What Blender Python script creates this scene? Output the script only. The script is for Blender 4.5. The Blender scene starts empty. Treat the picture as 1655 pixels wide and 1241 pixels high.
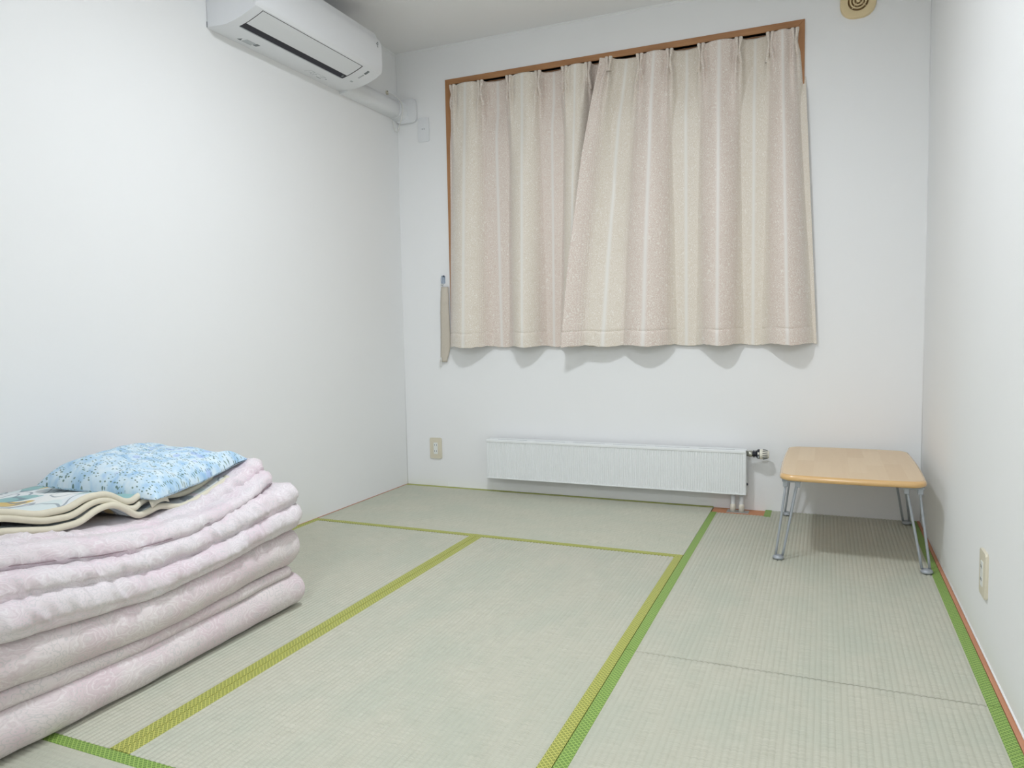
import bpy, bmesh, math, random
import numpy as np
from mathutils import Vector, Matrix, noise

random.seed(7)
S = bpy.context.scene
COL = S.collection
PI = math.pi

# ------------------------------------------------------------------ camera
cam = bpy.data.cameras.new('camera')
cam.sensor_fit = 'HORIZONTAL'
cam.sensor_width = 36.0
cam.lens = 36.0 * 1189.2 / 1655.0
cam.clip_start = 0.02
camo = bpy.data.objects.new('camera', cam)
camo.location = (2.2638, -3.7054, 0.8887)
camo.rotation_euler = (1.4987, 0.0184, 0.4024)
COL.objects.link(camo)
S.camera = camo

# ------------------------------------------------------------------ world, exposure
w = bpy.data.worlds.new('night_sky')
S.world = w
w.use_nodes = True
w.node_tree.nodes['Background'].inputs[0].default_value = (0.02, 0.025, 0.04, 1)
w.node_tree.nodes['Background'].inputs[1].default_value = 0.3
S.view_settings.view_transform = 'Standard'
S.view_settings.look = 'None'
S.view_settings.gamma = 1.0
S.view_settings.use_curve_mapping = False
S.view_settings.exposure = -0.08

# ------------------------------------------------------------------ the ceiling lamp's light
LAMP = (1.38, -1.85)
CEIL = 2.46
la = bpy.data.lights.new('ceiling_lamp_light', 'AREA')
la.shape = 'DISK'
la.size = 0.24
la.energy = 25.5
la.color = (0.90, 0.943, 1.0)
lo = bpy.data.objects.new('ceiling_lamp_light', la)
lo.location = (LAMP[0], LAMP[1], CEIL - 0.087)
COL.objects.link(lo)
# fill light added in the unseen corridor behind the camera
lb = bpy.data.lights.new('corridor_fill_light', 'AREA')
lb.shape = 'DISK'
lb.size = 0.45
lb.energy = 42.0
lb.color = (0.90, 0.943, 1.0)
lbo = bpy.data.objects.new('corridor_fill_light', lb)
lbo.location = (2.1, -5.0, CEIL - 0.087)
COL.objects.link(lbo)

# ------------------------------------------------------------------ materials
def srgb(r, g, b):
    f = lambda c: (c / 255 / 12.92) if c / 255 <= 0.04045 else ((c / 255 + 0.055) / 1.055) ** 2.4
    return (f(r), f(g), f(b), 1.0)

class NT:
    def __init__(s, name, rough=0.5, color=(0.8, 0.8, 0.8, 1), metallic=0.0, spec=0.5):
        s.m = bpy.data.materials.new(name)
        s.m.use_nodes = True
        s.t = s.m.node_tree
        s.b = s.t.nodes['Principled BSDF']
        s.b.inputs['Roughness'].default_value = rough
        s.b.inputs['Base Color'].default_value = color
        s.b.inputs['Metallic'].default_value = metallic
        s.b.inputs['Specular IOR Level'].default_value = spec
    def n(s, kind, **kw):
        nd = s.t.nodes.new(kind)
        for k, v in kw.items():
            if k in nd.inputs.keys() if isinstance(k, str) else False:
                nd.inputs[k].default_value = v
            else:
                setattr(nd, k, v)
        return nd
    def l(s, a, b):
        s.t.links.new(a, b)
    def val(s, sock, x):
        if hasattr(x, 'is_output'):
            s.l(x, sock)
        else:
            sock.default_value = x
    def math(s, op, a, b=0.0, c=0.0):
        nd = s.t.nodes.new('ShaderNodeMath')
        nd.operation = op
        for i, x in enumerate((a, b, c)):
            s.val(nd.inputs[i], x)
        return nd.outputs[0]
    def uv(s):
        return s.n('ShaderNodeTexCoord').outputs['UV']
    def obj(s):
        return s.n('ShaderNodeTexCoord').outputs['Object']
    def pos(s):
        return s.n('ShaderNodeNewGeometry').outputs['Position']
    def sep(s, v):
        nd = s.n('ShaderNodeSeparateXYZ')
        s.l(v, nd.inputs[0])
        return nd.outputs
    def comb(s, x, y, z=0.0):
        nd = s.n('ShaderNodeCombineXYZ')
        for i, q in enumerate((x, y, z)):
            s.val(nd.inputs[i], q)
        return nd.outputs[0]
    def mapping(s, v, scale=(1, 1, 1), rot=(0, 0, 0), loc=(0, 0, 0)):
        nd = s.n('ShaderNodeMapping')
        s.l(v, nd.inputs['Vector'])
        nd.inputs['Scale'].default_value = scale
        nd.inputs['Rotation'].default_value = rot
        nd.inputs['Location'].default_value = loc
        return nd.outputs[0]
    def noise(s, v, scale, detail=3.0, rough=0.5, dist=0.0):
        nd = s.n('ShaderNodeTexNoise')
        s.l(v, nd.inputs['Vector'])
        nd.inputs['Scale'].default_value = scale
        nd.inputs['Detail'].default_value = detail
        nd.inputs['Roughness'].default_value = rough
        nd.inputs['Distortion'].default_value = dist
        return nd.outputs
    def voronoi(s, v, scale, feature='F1', rnd=1.0):
        nd = s.n('ShaderNodeTexVoronoi')
        nd.feature = feature
        s.l(v, nd.inputs['Vector'])
        nd.inputs['Scale'].default_value = scale
        nd.inputs['Randomness'].default_value = rnd
        return nd.outputs
    def ramp(s, f, stops):
        nd = s.n('ShaderNodeValToRGB')
        s.l(f, nd.inputs[0])
        e = nd.color_ramp.elements
        e[0].position, e[0].color = stops[0]
        e[1].position, e[1].color = stops[-1]
        for p, c in stops[1:-1]:
            q = e.new(p)
            q.color = c
        return nd.outputs[0]
    def mix(s, f, a, b, mode='MIX'):
        nd = s.n('ShaderNodeMix')
        nd.data_type = 'RGBA'
        nd.blend_type = mode
        s.val(nd.inputs[0], f)
        s.val(nd.inputs[6], a)
        s.val(nd.inputs[7], b)
        return nd.outputs[2]
    def smooth(s, x, a, b):
        nd = s.n('ShaderNodeMapRange')
        nd.interpolation_type = 'SMOOTHSTEP'
        s.val(nd.inputs[0], x)
        nd.inputs[1].default_value = a
        nd.inputs[2].default_value = b
        return nd.outputs[0]
    def bump(s, h, strength=0.3, dist=0.002):
        nd = s.n('ShaderNodeBump')
        nd.inputs['Strength'].default_value = strength
        nd.inputs['Distance'].default_value = dist
        s.l(h, nd.inputs['Height'])
        s.l(nd.outputs[0], s.b.inputs['Normal'])
    def color(s, c):
        s.val(s.b.inputs['Base Color'], c)
    def set(s, k, v):
        s.val(s.b.inputs[k], v)

def plain(name, rgb, rough=0.5, metallic=0.0, spec=0.5, grain=0.0, scale=120.0):
    t = NT(name, rough, srgb(*rgb), metallic, spec)
    c = srgb(*rgb)
    n = t.noise(t.obj(), scale, 2.0)
    k = 0.03 + grain
    t.color(t.mix(n[0], tuple(x * (1 - k) for x in c[:3]) + (1,), tuple(min(1, x * (1 + k)) for x in c[:3]) + (1,)))
    return t.m

M = {}
def wall_mat(name, rgb, sx, sy, sz):
    t = NT(name, 0.75, spec=0.25)
    p = t.pos()
    a = t.noise(t.mapping(p, (sx, sy, sz)), 1.0, 3.0, 0.6)
    b = t.noise(p, 3.0, 2.0)
    c = srgb(*rgb)
    t.color(t.mix(t.math('MULTIPLY', b[0], 0.6), c, tuple(x * 0.97 for x in c[:3]) + (1,)))
    t.bump(a[0], 0.18, 0.0012)
    return t.m
M['wall_left'] = wall_mat('white_wallpaper_left', (248, 249, 249), 260, 150, 130)
M['wall_back'] = wall_mat('white_wallpaper_back', (248, 249, 249), 170, 170, 300)
M['wall_right'] = wall_mat('white_wallpaper_right', (248, 249, 249), 260, 260, 60)
M['ceiling'] = wall_mat('ceiling_paper', (251, 251, 251), 90, 220, 200)
M['bead'] = plain('white_bead', (246, 247, 247), 0.5)
M['board'] = None

def wood(name, a, b, rough, sc, axis='x', spec=0.5, dist=1.0, coat=0.0):
    t = NT(name, rough, spec=spec)
    o = t.obj()
    s3 = {'x': (sc * 0.08, sc, sc), 'y': (sc, sc * 0.08, sc), 'z': (sc, sc, sc * 0.08)}[axis]
    n = t.noise(t.mapping(o, s3), 1.0, 5.0, 0.6, dist)
    n2 = t.noise(t.mapping(o, tuple(q * 5 for q in s3)), 1.0, 2.0, 0.6)
    f = t.math('ADD', t.math('MULTIPLY', n[0], 0.75), t.math('MULTIPLY', n2[0], 0.25))
    t.color(t.ramp(f, [(0.3, srgb(*a)), (0.7, srgb(*b))]))
    t.set('Coat Weight', coat)
    t.set('Coat Roughness', 0.15)
    return t.m
M['casing_wood'] = wood('window_casing_wood', (166, 116, 74), (190, 140, 94), 0.45, 40, 'x')
M['casing_wood_v'] = wood('window_casing_wood_upright', (166, 116, 74), (190, 140, 94), 0.45, 40, 'z')
M['strip_wood'] = wood('floor_strip_wood', (190, 128, 96), (208, 148, 114), 0.5, 50, 'y')
M['notch_wood'] = wood('bare_floor_wood', (196, 128, 84), (214, 150, 106), 0.5, 50, 'x')
M['hall_wood'] = wood('corridor_floor_wood', (150, 110, 76), (176, 134, 96), 0.4, 30, 'y')
M['table_wood'] = None
M['alu'] = plain('dark_bronze_aluminium', (92, 78, 76), 0.4, 0.6)
t = NT('window_glass', 0.02, (1, 1, 1, 1))
t.set('Transmission Weight', 1.0)
t.set('IOR', 1.45)
_p = t.noise(t.obj(), 3.0, 1.0)
t.set('Roughness', t.math('MULTIPLY', _p[0], 0.03))
M['glass'] = t.m

# tatami: rushes lie across the mat (u), warp grooves run along it (v); grooves are geometry
t = NT('tatami_rush', 0.62, spec=0.3)
u = t.uv()
strand = t.noise(t.mapping(u, (16, 520, 1)), 1.0, 2.0, 0.6)
patch = t.noise(t.mapping(u, (5, 3, 1)), 1.0, 3.0, 0.6)
fine = t.noise(t.mapping(u, (60, 1300, 1)), 1.0, 1.0)
c = t.ramp(strand[0], [(0.25, srgb(176, 176, 158)), (0.5, srgb(197, 196, 179)), (0.75, srgb(208, 206, 191))])
c = t.mix(t.math('MULTIPLY', t.smooth(patch[0], 0.35, 0.7), 0.45), c, srgb(180, 188, 172))
t.color(c)
t.bump(t.math('ADD', strand[0], t.math('MULTIPLY', fine[0], 0.5)), 0.35, 0.0012)
t.set('Sheen Weight', 0.15)
M['rush'] = t.m
M['straw'] = plain('mat_straw_edge', (150, 150, 110), 0.8, grain=0.2)

def border_mat(name, light, mid, dark):
    t = NT(name, 0.5, spec=0.4)
    s = t.sep(t.uv())
    sc = 1 / 0.0125
    p = t.math('MULTIPLY', t.math('ADD', s[0], s[1]), sc)
    q = t.math('MULTIPLY', t.math('SUBTRACT', s[0], s[1]), sc)
    fa = t.math('ABSOLUTE', t.math('SUBTRACT', t.math('FRACT', p), 0.5))
    fb = t.math('ABSOLUTE', t.math('SUBTRACT', t.math('FRACT', q), 0.5))
    d = t.math('MAXIMUM', fa, fb)
    ring = t.math('MULTIPLY', t.smooth(d, 0.07, 0.13), t.math('SUBTRACT', 1.0, t.smooth(d, 0.30, 0.35)))
    n = t.noise(t.mapping(t.uv(), (900, 900, 1)), 1.0, 1.0)
    base = t.mix(n[0], srgb(*light), srgb(*mid))
    t.color(t.mix(t.math('MULTIPLY', ring, 0.8), base, srgb(*dark)))
    t.bump(t.math('SUBTRACT', 1.0, ring), 0.4, 0.0006)
    return t.m
M['border_olive'] = border_mat('border_olive_gold', (202, 200, 112), (184, 188, 94), (98, 116, 36))
M['border_green'] = border_mat('border_leaf_green', (164, 192, 104), (144, 178, 86), (68, 112, 38))

# futon cloth: pale pink paisley, contour lines inside distorted cells
def paisley(name, base, pink, grey, white, k=1.0):
    t = NT(name, 0.85, spec=0.2)
    u = t.uv()
    wob = t.noise(u, 5.0, 2.0)
    sh = t.n('ShaderNodeVectorMath', operation='MULTIPLY_ADD')
    t.l(wob[1], sh.inputs[0])
    sh.inputs[1].default_value = (0.10, 0.10, 0)
    t.l(u, sh.inputs[2])
    m = t.mapping(sh.outputs[0], (8.5 * k, 15 * k, 1), (0, 0, 0.5))
    v1 = t.voronoi(m, 1.0)
    swirl = t.noise(t.mapping(u, (30, 42, 1)), 1.0, 2.0)
    ph = t.math('ADD', t.math('MULTIPLY', v1['Distance'], 46.0), t.math('MULTIPLY', swirl[0], 22.0))
    lines = t.smooth(t.math('SINE', ph), 0.70, 0.98)
    pinkl = t.smooth(t.math('SINE', t.math('ADD', ph, 2.4)), 0.72, 0.98)
    gate = t.math('SUBTRACT', 1.0, t.smooth(v1['Distance'], 0.42, 0.60))
    v2 = t.voronoi(t.mapping(sh.outputs[0], (64 * k, 78 * k, 1), (0, 0, -0.4)), 1.0)
    l2 = t.smooth(t.math('SINE', t.math('MULTIPLY', v2['Distance'], 14.0)), 0.45, 0.95)
    core = t.math('SUBTRACT', 1.0, t.smooth(v1['Distance'], 0.08, 0.2))
    big = t.noise(u, 8.0, 2.0)
    c = t.mix(t.smooth(big[0], 0.38, 0.66), srgb(*base), srgb(*pink))
    c = t.mix(t.math('MULTIPLY', l2, t.math('SUBTRACT', 0.75, t.math('MULTIPLY', gate, 0.5))), c, srgb(*grey))
    c = t.mix(t.math('MULTIPLY', t.math('MULTIPLY', lines, gate), 0.5), c, srgb(*white))
    dk = tuple(int(q * 0.93) for q in pink)
    c = t.mix(t.math('MULTIPLY', t.math('MULTIPLY', pinkl, gate), 0.42), c, srgb(*dk))
    c = t.mix(t.math('MULTIPLY', core, 0.4), c, srgb(*grey))
    t.color(c)
    wv = t.noise(u, 60.0, 3.0, 0.6)
    t.bump(wv[0], 0.22, 0.004)
    t.set('Sheen Weight', 0.2)
    return t.m
M['mattress'] = paisley('mattress_paisley', (228, 219, 219), (224, 207, 212), (206, 202, 202), (244, 238, 239))
M['duvet'] = paisley('comforter_paisley', (232, 225, 228), (229, 213, 220), (213, 210, 213), (245, 241, 243), 1.3)
M['seam'] = plain('grey_seam', (150, 132, 138), 0.8)
M['piping'] = plain('cream_piping', (222, 216, 196), 0.8, grain=0.03, scale=60)

t = NT('blanket_print', 0.9, spec=0.15)
u = t.uv()
wob = t.noise(u, 6.0, 2.0, 0.5)
sh = t.n('ShaderNodeVectorMath', operation='MULTIPLY_ADD')
t.l(wob[1], sh.inputs[0])
sh.inputs[1].default_value = (0.22, 0.22, 0)
t.l(u, sh.inputs[2])
v1 = t.voronoi(t.mapping(sh.outputs[0], (8, 8, 1)), 1.0)
hue = t.sep(v1['Color'])
blot = t.ramp(hue[0], [(0.0, srgb(232, 236, 236)), (0.35, srgb(226, 232, 234)), (0.42, srgb(140, 186, 186)), (0.58, srgb(218, 230, 230)), (0.86, srgb(214, 184, 104)), (0.93, srgb(236, 238, 236)), (1.0, srgb(234, 236, 232))])
blot.node.color_ramp.interpolation = 'CONSTANT'
ring = t.smooth(t.math('SINE', t.math('MULTIPLY', v1['Distance'], 22.0)), 0.72, 0.95)
c = t.mix(t.math('MULTIPLY', ring, 0.7), blot, srgb(104, 122, 138))
t.color(c)
t.bump(t.noise(u, 300, 2.0)[0], 0.3, 0.002)
t.set('Sheen Weight', 0.3)
M['blanket'] = t.m

t = NT('pillow_floral', 0.85, spec=0.2)
u = t.uv()
cl = t.noise(u, 26.0, 3.0, 0.55)
c = t.ramp(cl[0], [(0.30, srgb(158, 196, 228)), (0.44, srgb(188, 217, 238)), (0.56, srgb(212, 231, 243)), (0.72, srgb(226, 238, 245))])
for k, (rot, sc) in enumerate(((0.5, 62), (-0.7, 66), (1.2, 70))):
    m = t.mapping(u, (sc, sc * 2.3, 1), (0, 0, rot), (k * 3.3, k * 1.7, 0))
    v = t.voronoi(m, 1.0)
    keep = t.smooth(t.sep(v['Color'])[0], 0.44, 0.46)
    dash = t.math('MULTIPLY', t.math('SUBTRACT', 1.0, t.smooth(v['Distance'], 0.20, 0.30)), keep)
    c = t.mix(t.math('MULTIPLY', dash, 0.85), c, srgb(88, 118, 104) if k != 1 else srgb(110, 134, 120))
v = t.voronoi(t.mapping(u, (22, 22, 1)), 1.0)
fl = t.math('MULTIPLY', t.math('SUBTRACT', 1.0, t.smooth(v['Distance'], 0.22, 0.36)), t.smooth(t.sep(v['Color'])[1], 0.55, 0.6))
c = t.mix(t.math('MULTIPLY', fl, 0.55), c, srgb(150, 178, 228))
t.color(c)
t.bump(t.noise(u, 30, 3.0)[0], 0.15, 0.004)
M['pillow'] = t.m

# curtain jacquard: u counts pleat spaces (bright satin stripe at each .5), v in metres
t = NT('curtain_jacquard', 0.55, spec=0.35)
s = t.sep(t.uv())
fu = t.math('FRACT', s[0])
dd = t.math('ABSOLUTE', t.math('SUBTRACT', fu, 0.5))
stripe = t.math('SUBTRACT', 1.0, t.smooth(dd, 0.005, 0.085))
um = t.math('MULTIPLY', s[0], 0.19)
cv = t.comb(um, s[1])
wob = t.noise(cv, 45.0, 2.0)
sh = t.n('ShaderNodeVectorMath', operation='MULTIPLY_ADD')
t.l(wob[1], sh.inputs[0])
sh.inputs[1].default_value = (0.012, 0.012, 0)
t.l(cv, sh.inputs[2])
v1 = t.voronoi(t.mapping(sh.outputs[0], (85, 62, 1)), 1.0)
curl = t.smooth(t.math('SINE', t.math('MULTIPLY', v1['Distance'], 17.0)), 0.35, 0.85)
vert = t.math('MULTIPLY', t.smooth(t.math('SINE', t.math('MULTIPLY', um, 2 * PI / 0.0075)), 0.5, 0.9), t.math('SUBTRACT', 1.0, t.smooth(t.math('ABSOLUTE', t.math('SUBTRACT', dd, 0.46)), 0.06, 0.1)))
band = t.math('SUBTRACT', 1.0, stripe)
alt = t.smooth(t.math('SINE', t.math('MULTIPLY', s[0], PI)), -0.4, 0.4)
base = t.mix(alt, srgb(225, 210, 199), srgb(228, 218, 203))
c = t.mix(t.math('MULTIPLY', t.math('MULTIPLY', curl, band), 0.8), base, srgb(245, 239, 230))
c = t.mix(t.math('MULTIPLY', vert, 0.4), c, srgb(212, 197, 190))
c = t.mix(t.math('MULTIPLY', stripe, 0.62), c, srgb(244, 243, 239))
t.color(c)
t.set('Roughness', t.math('SUBTRACT', 0.6, t.math('MULTIPLY', t.math('MAXIMUM', stripe, curl), 0.22)))
t.set('Sheen Weight', 0.25)
t.bump(curl, 0.15, 0.001)
M['curtain'] = t.m
M['tieback'] = plain('tieback_satin', (208, 199, 184), 0.45, grain=0.03)

M['ac_white'] = plain('air_conditioner_white', (240, 242, 245), 0.35, grain=-0.02)
M['ac_panel'] = plain('air_conditioner_flap', (236, 238, 240), 0.4, grain=-0.02)
M['dark_slot'] = plain('dark_slot', (30, 28, 42), 0.6)
M['mark_grey'] = plain('printed_grey', (128, 134, 136), 0.6)
M['mark_light'] = plain('printed_light_grey', (184, 190, 192), 0.6)
M['mark_dark'] = plain('printed_dark', (66, 74, 82), 0.5)
M['duct'] = plain('duct_cover_white', (238, 240, 242), 0.4)
M['cable'] = plain('white_cable', (236, 236, 232), 0.5)
M['plate_white'] = plain('white_plate', (240, 242, 244), 0.35)
M['plate_beige'] = plain('beige_plate', (224, 217, 196), 0.4)
M['socket'] = plain('white_socket', (238, 240, 236), 0.35)
M['vent'] = plain('cream_vent', (232, 212, 168), 0.45)
M['vent_dark'] = plain('vent_inside', (160, 132, 90), 0.7)
M['radiator'] = plain('radiator_enamel', (242, 245, 245), 0.35)
M['radiator_in'] = plain('radiator_inside', (196, 198, 196), 0.5)
M['steel'] = plain('brushed_steel', (190, 190, 188), 0.3, 0.8)
M['nickel'] = plain('nickel', (176, 176, 166), 0.35, 0.7)
M['black'] = plain('black_plastic', (34, 36, 48), 0.45)
M['knob'] = plain('ivory_plastic', (238, 234, 220), 0.4)
M['leg'] = plain('silver_paint', (170, 176, 182), 0.4, 0.35)
M['hook'] = plain('chrome', (176, 188, 204), 0.25, 0.8)

t = NT('table_veneer', 0.42, spec=0.5)
o = t.sep(t.obj())
px = t.math('FLOOR', t.math('MULTIPLY', t.math('ADD', o[0], 0.002), 1 / 0.064))
row = t.n('ShaderNodeTexWhiteNoise', noise_dimensions='1D')
t.l(px, row.inputs['W'])
py = t.math('FLOOR', t.math('MULTIPLY', t.math('ADD', o[1], t.math('MULTIPLY', row.outputs[0], 0.4)), 1 / 0.34))
wn = t.n('ShaderNodeTexWhiteNoise', noise_dimensions='2D')
t.l(t.comb(px, py), wn.inputs['Vector'])
gr = t.noise(t.mapping(t.obj(), (70, 5, 70)), 1.0, 4.0, 0.6, 0.6)
f = t.math('ADD', t.math('MULTIPLY', wn.outputs[0], 0.55), t.math('MULTIPLY', gr[0], 0.45))
t.color(t.ramp(f, [(0.15, srgb(222, 190, 146)), (0.5, srgb(228, 198, 156)), (0.85, srgb(234, 206, 166))]))
t.set('Coat Weight', 0.35)
t.set('Coat Roughness', 0.2)
M['table_wood'] = t.m
M['table_edge'] = wood('table_bullnose_wood', (220, 174, 112), (230, 190, 130), 0.3, 40, 'x', coat=1.0)

t = NT('lamp_diffuser', 0.5, (0.95, 0.95, 0.93, 1))
t.set('Emission Color', (1, 0.985, 0.95, 1))
_p = t.noise(t.obj(), 4.0, 1.0)
t.set('Emission Strength', t.math('ADD', 5.0, t.math('MULTIPLY', _p[0], 0.2)))
M['diffuser'] = t.m

# ------------------------------------------------------------------ builders
def wloc(o):
    v = Vector((0, 0, 0))
    while o:
        v += o.location
        o = o.parent
    return v

def link(name, me, mat, parent=None, base=None, smooth=False):
    o = bpy.data.objects.new(name, me)
    off = wloc(parent) if parent else Vector(base if base else (0, 0, 0))
    if off.length > 0:
        me.transform(Matrix.Translation(-off))
    if parent:
        o.parent = parent
    else:
        o.location = off
    for m in (mat if isinstance(mat, (list, tuple)) else [mat]):
        me.materials.append(m)
    if smooth:
        for p in me.polygons:
            p.use_smooth = True
    COL.objects.link(o)
    return o

def fromdata(name, verts, faces, mat, parent=None, base=None, smooth=False, uvs=None):
    me = bpy.data.meshes.new(name)
    me.from_pydata([tuple(v) for v in verts], [], faces)
    if uvs is not None:
        ul = me.uv_layers.new(name='UVMap')
        for lp in me.loops:
            ul.data[lp.index].uv = uvs[lp.vertex_index]
    me.update()
    return link(name, me, mat, parent, base, smooth)

def frombm(name, bm, mat, parent=None, base=None, smooth=False):
    bmesh.ops.recalc_face_normals(bm, faces=bm.faces)
    me = bpy.data.meshes.new(name)
    bm.to_mesh(me)
    bm.free()
    return link(name, me, mat, parent, base, smooth)

def bbox(bm, a, b, bev=0.0, seg=2):
    a = [min(p, q) for p, q in zip(a, b)], [max(p, q) for p, q in zip(a, b)]
    lo_, hi_ = a
    vs = [bm.verts.new((x, y, z)) for z in (lo_[2], hi_[2]) for y in (lo_[1], hi_[1]) for x in (lo_[0], hi_[0])]
    fs = [(0, 2, 3, 1), (4, 5, 7, 6), (0, 1, 5, 4), (2, 6, 7, 3), (0, 4, 6, 2), (1, 3, 7, 5)]
    F = [bm.faces.new([vs[i] for i in f]) for f in fs]
    if bev > 0:
        es = list({e for f in F for e in f.edges})
        bmesh.ops.bevel(bm, geom=es, offset=bev, segments=seg, profile=0.5, affect='EDGES')

def box(name, a, b, mat, parent=None, bev=0.0, seg=2, base=None, smooth=False):
    bm = bmesh.new()
    bbox(bm, a, b, bev, seg)
    return frombm(name, bm, mat, parent, base, smooth)

def boxes(name, lst, mat, parent=None, bev=0.0, base=None):
    bm = bmesh.new()
    for a, b in lst:
        bbox(bm, a, b, bev)
    return frombm(name, bm, mat, parent, base)

def tube_into(bm, pts, r, n=10, cap=True):
    pts = [Vector(p) for p in pts]
    rs = r if isinstance(r, (list, tuple)) else [r] * len(pts)
    t0 = (pts[1] - pts[0]).normalized()
    up = Vector((0, 0, 1)) if abs(t0.z) < 0.9 else Vector((1, 0, 0))
    nrm = t0.cross(up).normalized()
    rings = []
    for i, p in enumerate(pts):
        a = pts[max(i - 1, 0)]
        b = pts[min(i + 1, len(pts) - 1)]
        tg = (b - a).normalized()
        nrm = (nrm - tg * nrm.dot(tg)).normalized()
        bi = tg.cross(nrm)
        rings.append([bm.verts.new(p + (nrm * math.cos(2 * PI * k / n) + bi * math.sin(2 * PI * k / n)) * rs[i]) for k in range(n)])
    for i in range(len(rings) - 1):
        for k in range(n):
            bm.faces.new((rings[i][k], rings[i][(k + 1) % n], rings[i + 1][(k + 1) % n], rings[i + 1][k]))
    if cap:
        bm.faces.new(rings[0][::-1])
        bm.faces.new(rings[-1])

def tube(name, pts, r, mat, parent=None, n=10, base=None):
    bm = bmesh.new()
    tube_into(bm, pts, r, n)
    return frombm(name, bm, mat, parent, base, True)

def spline(pts, n=8):
    P = [Vector(p) for p in pts]
    P = [P[0] * 2 - P[1]] + P + [P[-1] * 2 - P[-2]]
    out = []
    for i in range(1, len(P) - 2):
        for k in range(n):
            s = k / n
            a, b, c, d = P[i - 1], P[i], P[i + 1], P[i + 2]
            out.append(0.5 * ((2 * b) + (c - a) * s + (2 * a - 5 * b + 4 * c - d) * s * s + (3 * b - a - 3 * c + d) * s ** 3))
    out.append(P[-2])
    return out

def lathe(name, prof, axis, center, mat, parent=None, n=32, base=None, smooth=True):
    # prof: (radius, along); axis 'x' or 'y' or 'z'
    bm = bmesh.new()
    rings = []
    for r, h in prof:
        ring = []
        for k in range(n):
            a = 2 * PI * k / n
            c, s = math.cos(a) * r, math.sin(a) * r
            v = {'z': (c, s, h), 'y': (c, h, s), 'x': (h, c, s)}[axis]
            ring.append(bm.verts.new(Vector(v) + Vector(center)))
        rings.append(ring)
    for i in range(len(rings) - 1):
        for k in range(n):
            bm.faces.new((rings[i][k], rings[i][(k + 1) % n], rings[i + 1][(k + 1) % n], rings[i + 1][k]))
    bm.faces.new(rings[0])
    bm.faces.new(rings[-1])
    bmesh.ops.remove_doubles(bm, verts=bm.verts, dist=1e-6)
    o = frombm(name, bm, mat, parent, base, smooth)
    return o

def prism(name, outline, axis, a, b, mat, parent=None, bev=0.0, base=None, smooth=False, seg=2):
    # outline in the plane across `axis`: y -> (x,z), z -> (x,y), x -> (y,z)
    bm = bmesh.new()
    def P(q, h):
        return {'y': (q[0], h, q[1]), 'z': (q[0], q[1], h), 'x': (h, q[0], q[1])}[axis]
    A = [bm.verts.new(P(q, a)) for q in outline]
    B = [bm.verts.new(P(q, b)) for q in outline]
    n = len(outline)
    fa = bm.faces.new(A)
    fb = bm.faces.new(B[::-1])
    for i in range(n):
        bm.faces.new((A[i], A[(i + 1) % n], B[(i + 1) % n], B[i]))
    if bev > 0:
        es = list({e for f in (fa, fb) for e in f.edges})
        bmesh.ops.bevel(bm, geom=es, offset=bev, segments=seg, profile=0.5, affect='EDGES')
    return frombm(name, bm, mat, parent, base, smooth)

def rrect(x0, z0, x1, z1, r, n=6):
    out = []
    for cx, cz, a0 in ((x1 - r, z0 + r, -PI / 2), (x1 - r, z1 - r, 0), (x0 + r, z1 - r, PI / 2), (x0 + r, z0 + r, PI)):
        for k in range(n + 1):
            a = a0 + PI / 2 * k / n
            out.append((cx + r * math.cos(a), cz + r * math.sin(a)))
    return out

def empty(name, loc):
    o = bpy.data.objects.new(name, None)
    o.location = loc
    o.empty_display_size = 0.05
    COL.objects.link(o)
    return o

def tag(o, label, cat, group=None):
    o['label'] = label
    o['category'] = cat
    if group:
        o['group'] = group
    return o

def struct(o, label=None):
    o['kind'] = 'structure'
    if label:
        o['label'] = label
    return o

def autosmooth(o, ang=0.6):
    me = o.data
    for p in me.polygons:
        p.use_smooth = True
    me.set_sharp_from_angle(angle=ang)

# ------------------------------------------------------------------ room shell
W = 2.663
FRONT = -3.53
WX0, WX1, WZ0, WZ1 = 0.345, 2.130, 0.86, 2.244      # clear window opening
struct(box('wall_left', (-0.1, -5.6, -0.03), (0, 0.12, CEIL), M['wall_left']), 'plain white papered wall behind the folded bedding')
struct(box('wall_right', (W, -5.6, -0.03), (W + 0.1, 0.12, CEIL), M['wall_right']), 'plain white papered wall beside the low table')
struct(boxes('wall_back', [((0, 0, -0.03), (WX0, 0.12, CEIL)), ((WX1, 0, -0.03), (W, 0.12, CEIL)),
                    ((WX0, 0, -0.03), (WX1, 0.12, WZ0)), ((WX0, 0, WZ1), (WX1, 0.12, CEIL))], M['wall_back']), 'white papered wall with the curtained window')
struct(boxes('wall_front', [((0, FRONT - 0.1, -0.03), (1.2, FRONT, CEIL)), ((1.2, FRONT - 0.1, 2.32), (W, FRONT, CEIL))], M['wall_back']), 'white wall with the doorway')
struct(box('wall_corridor', (0, -5.6, -0.03), (W, -5.5, CEIL), M['wall_back']), 'white corridor wall')
struct(box('ceiling', (-0.1, -5.6, CEIL), (W + 0.1, 0.12, CEIL + 0.08), M['ceiling']), 'pale grey papered ceiling')
struct(box('floor', (-0.1, -5.6, -0.09), (W + 0.1, 0.12, -0.03), M['hall_wood']), 'floor under the straw mats')
struct(box('floor_corridor', (0, -5.5, -0.03), (W, -3.535, -0.001), M['hall_wood']), 'wooden corridor floor')
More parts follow.
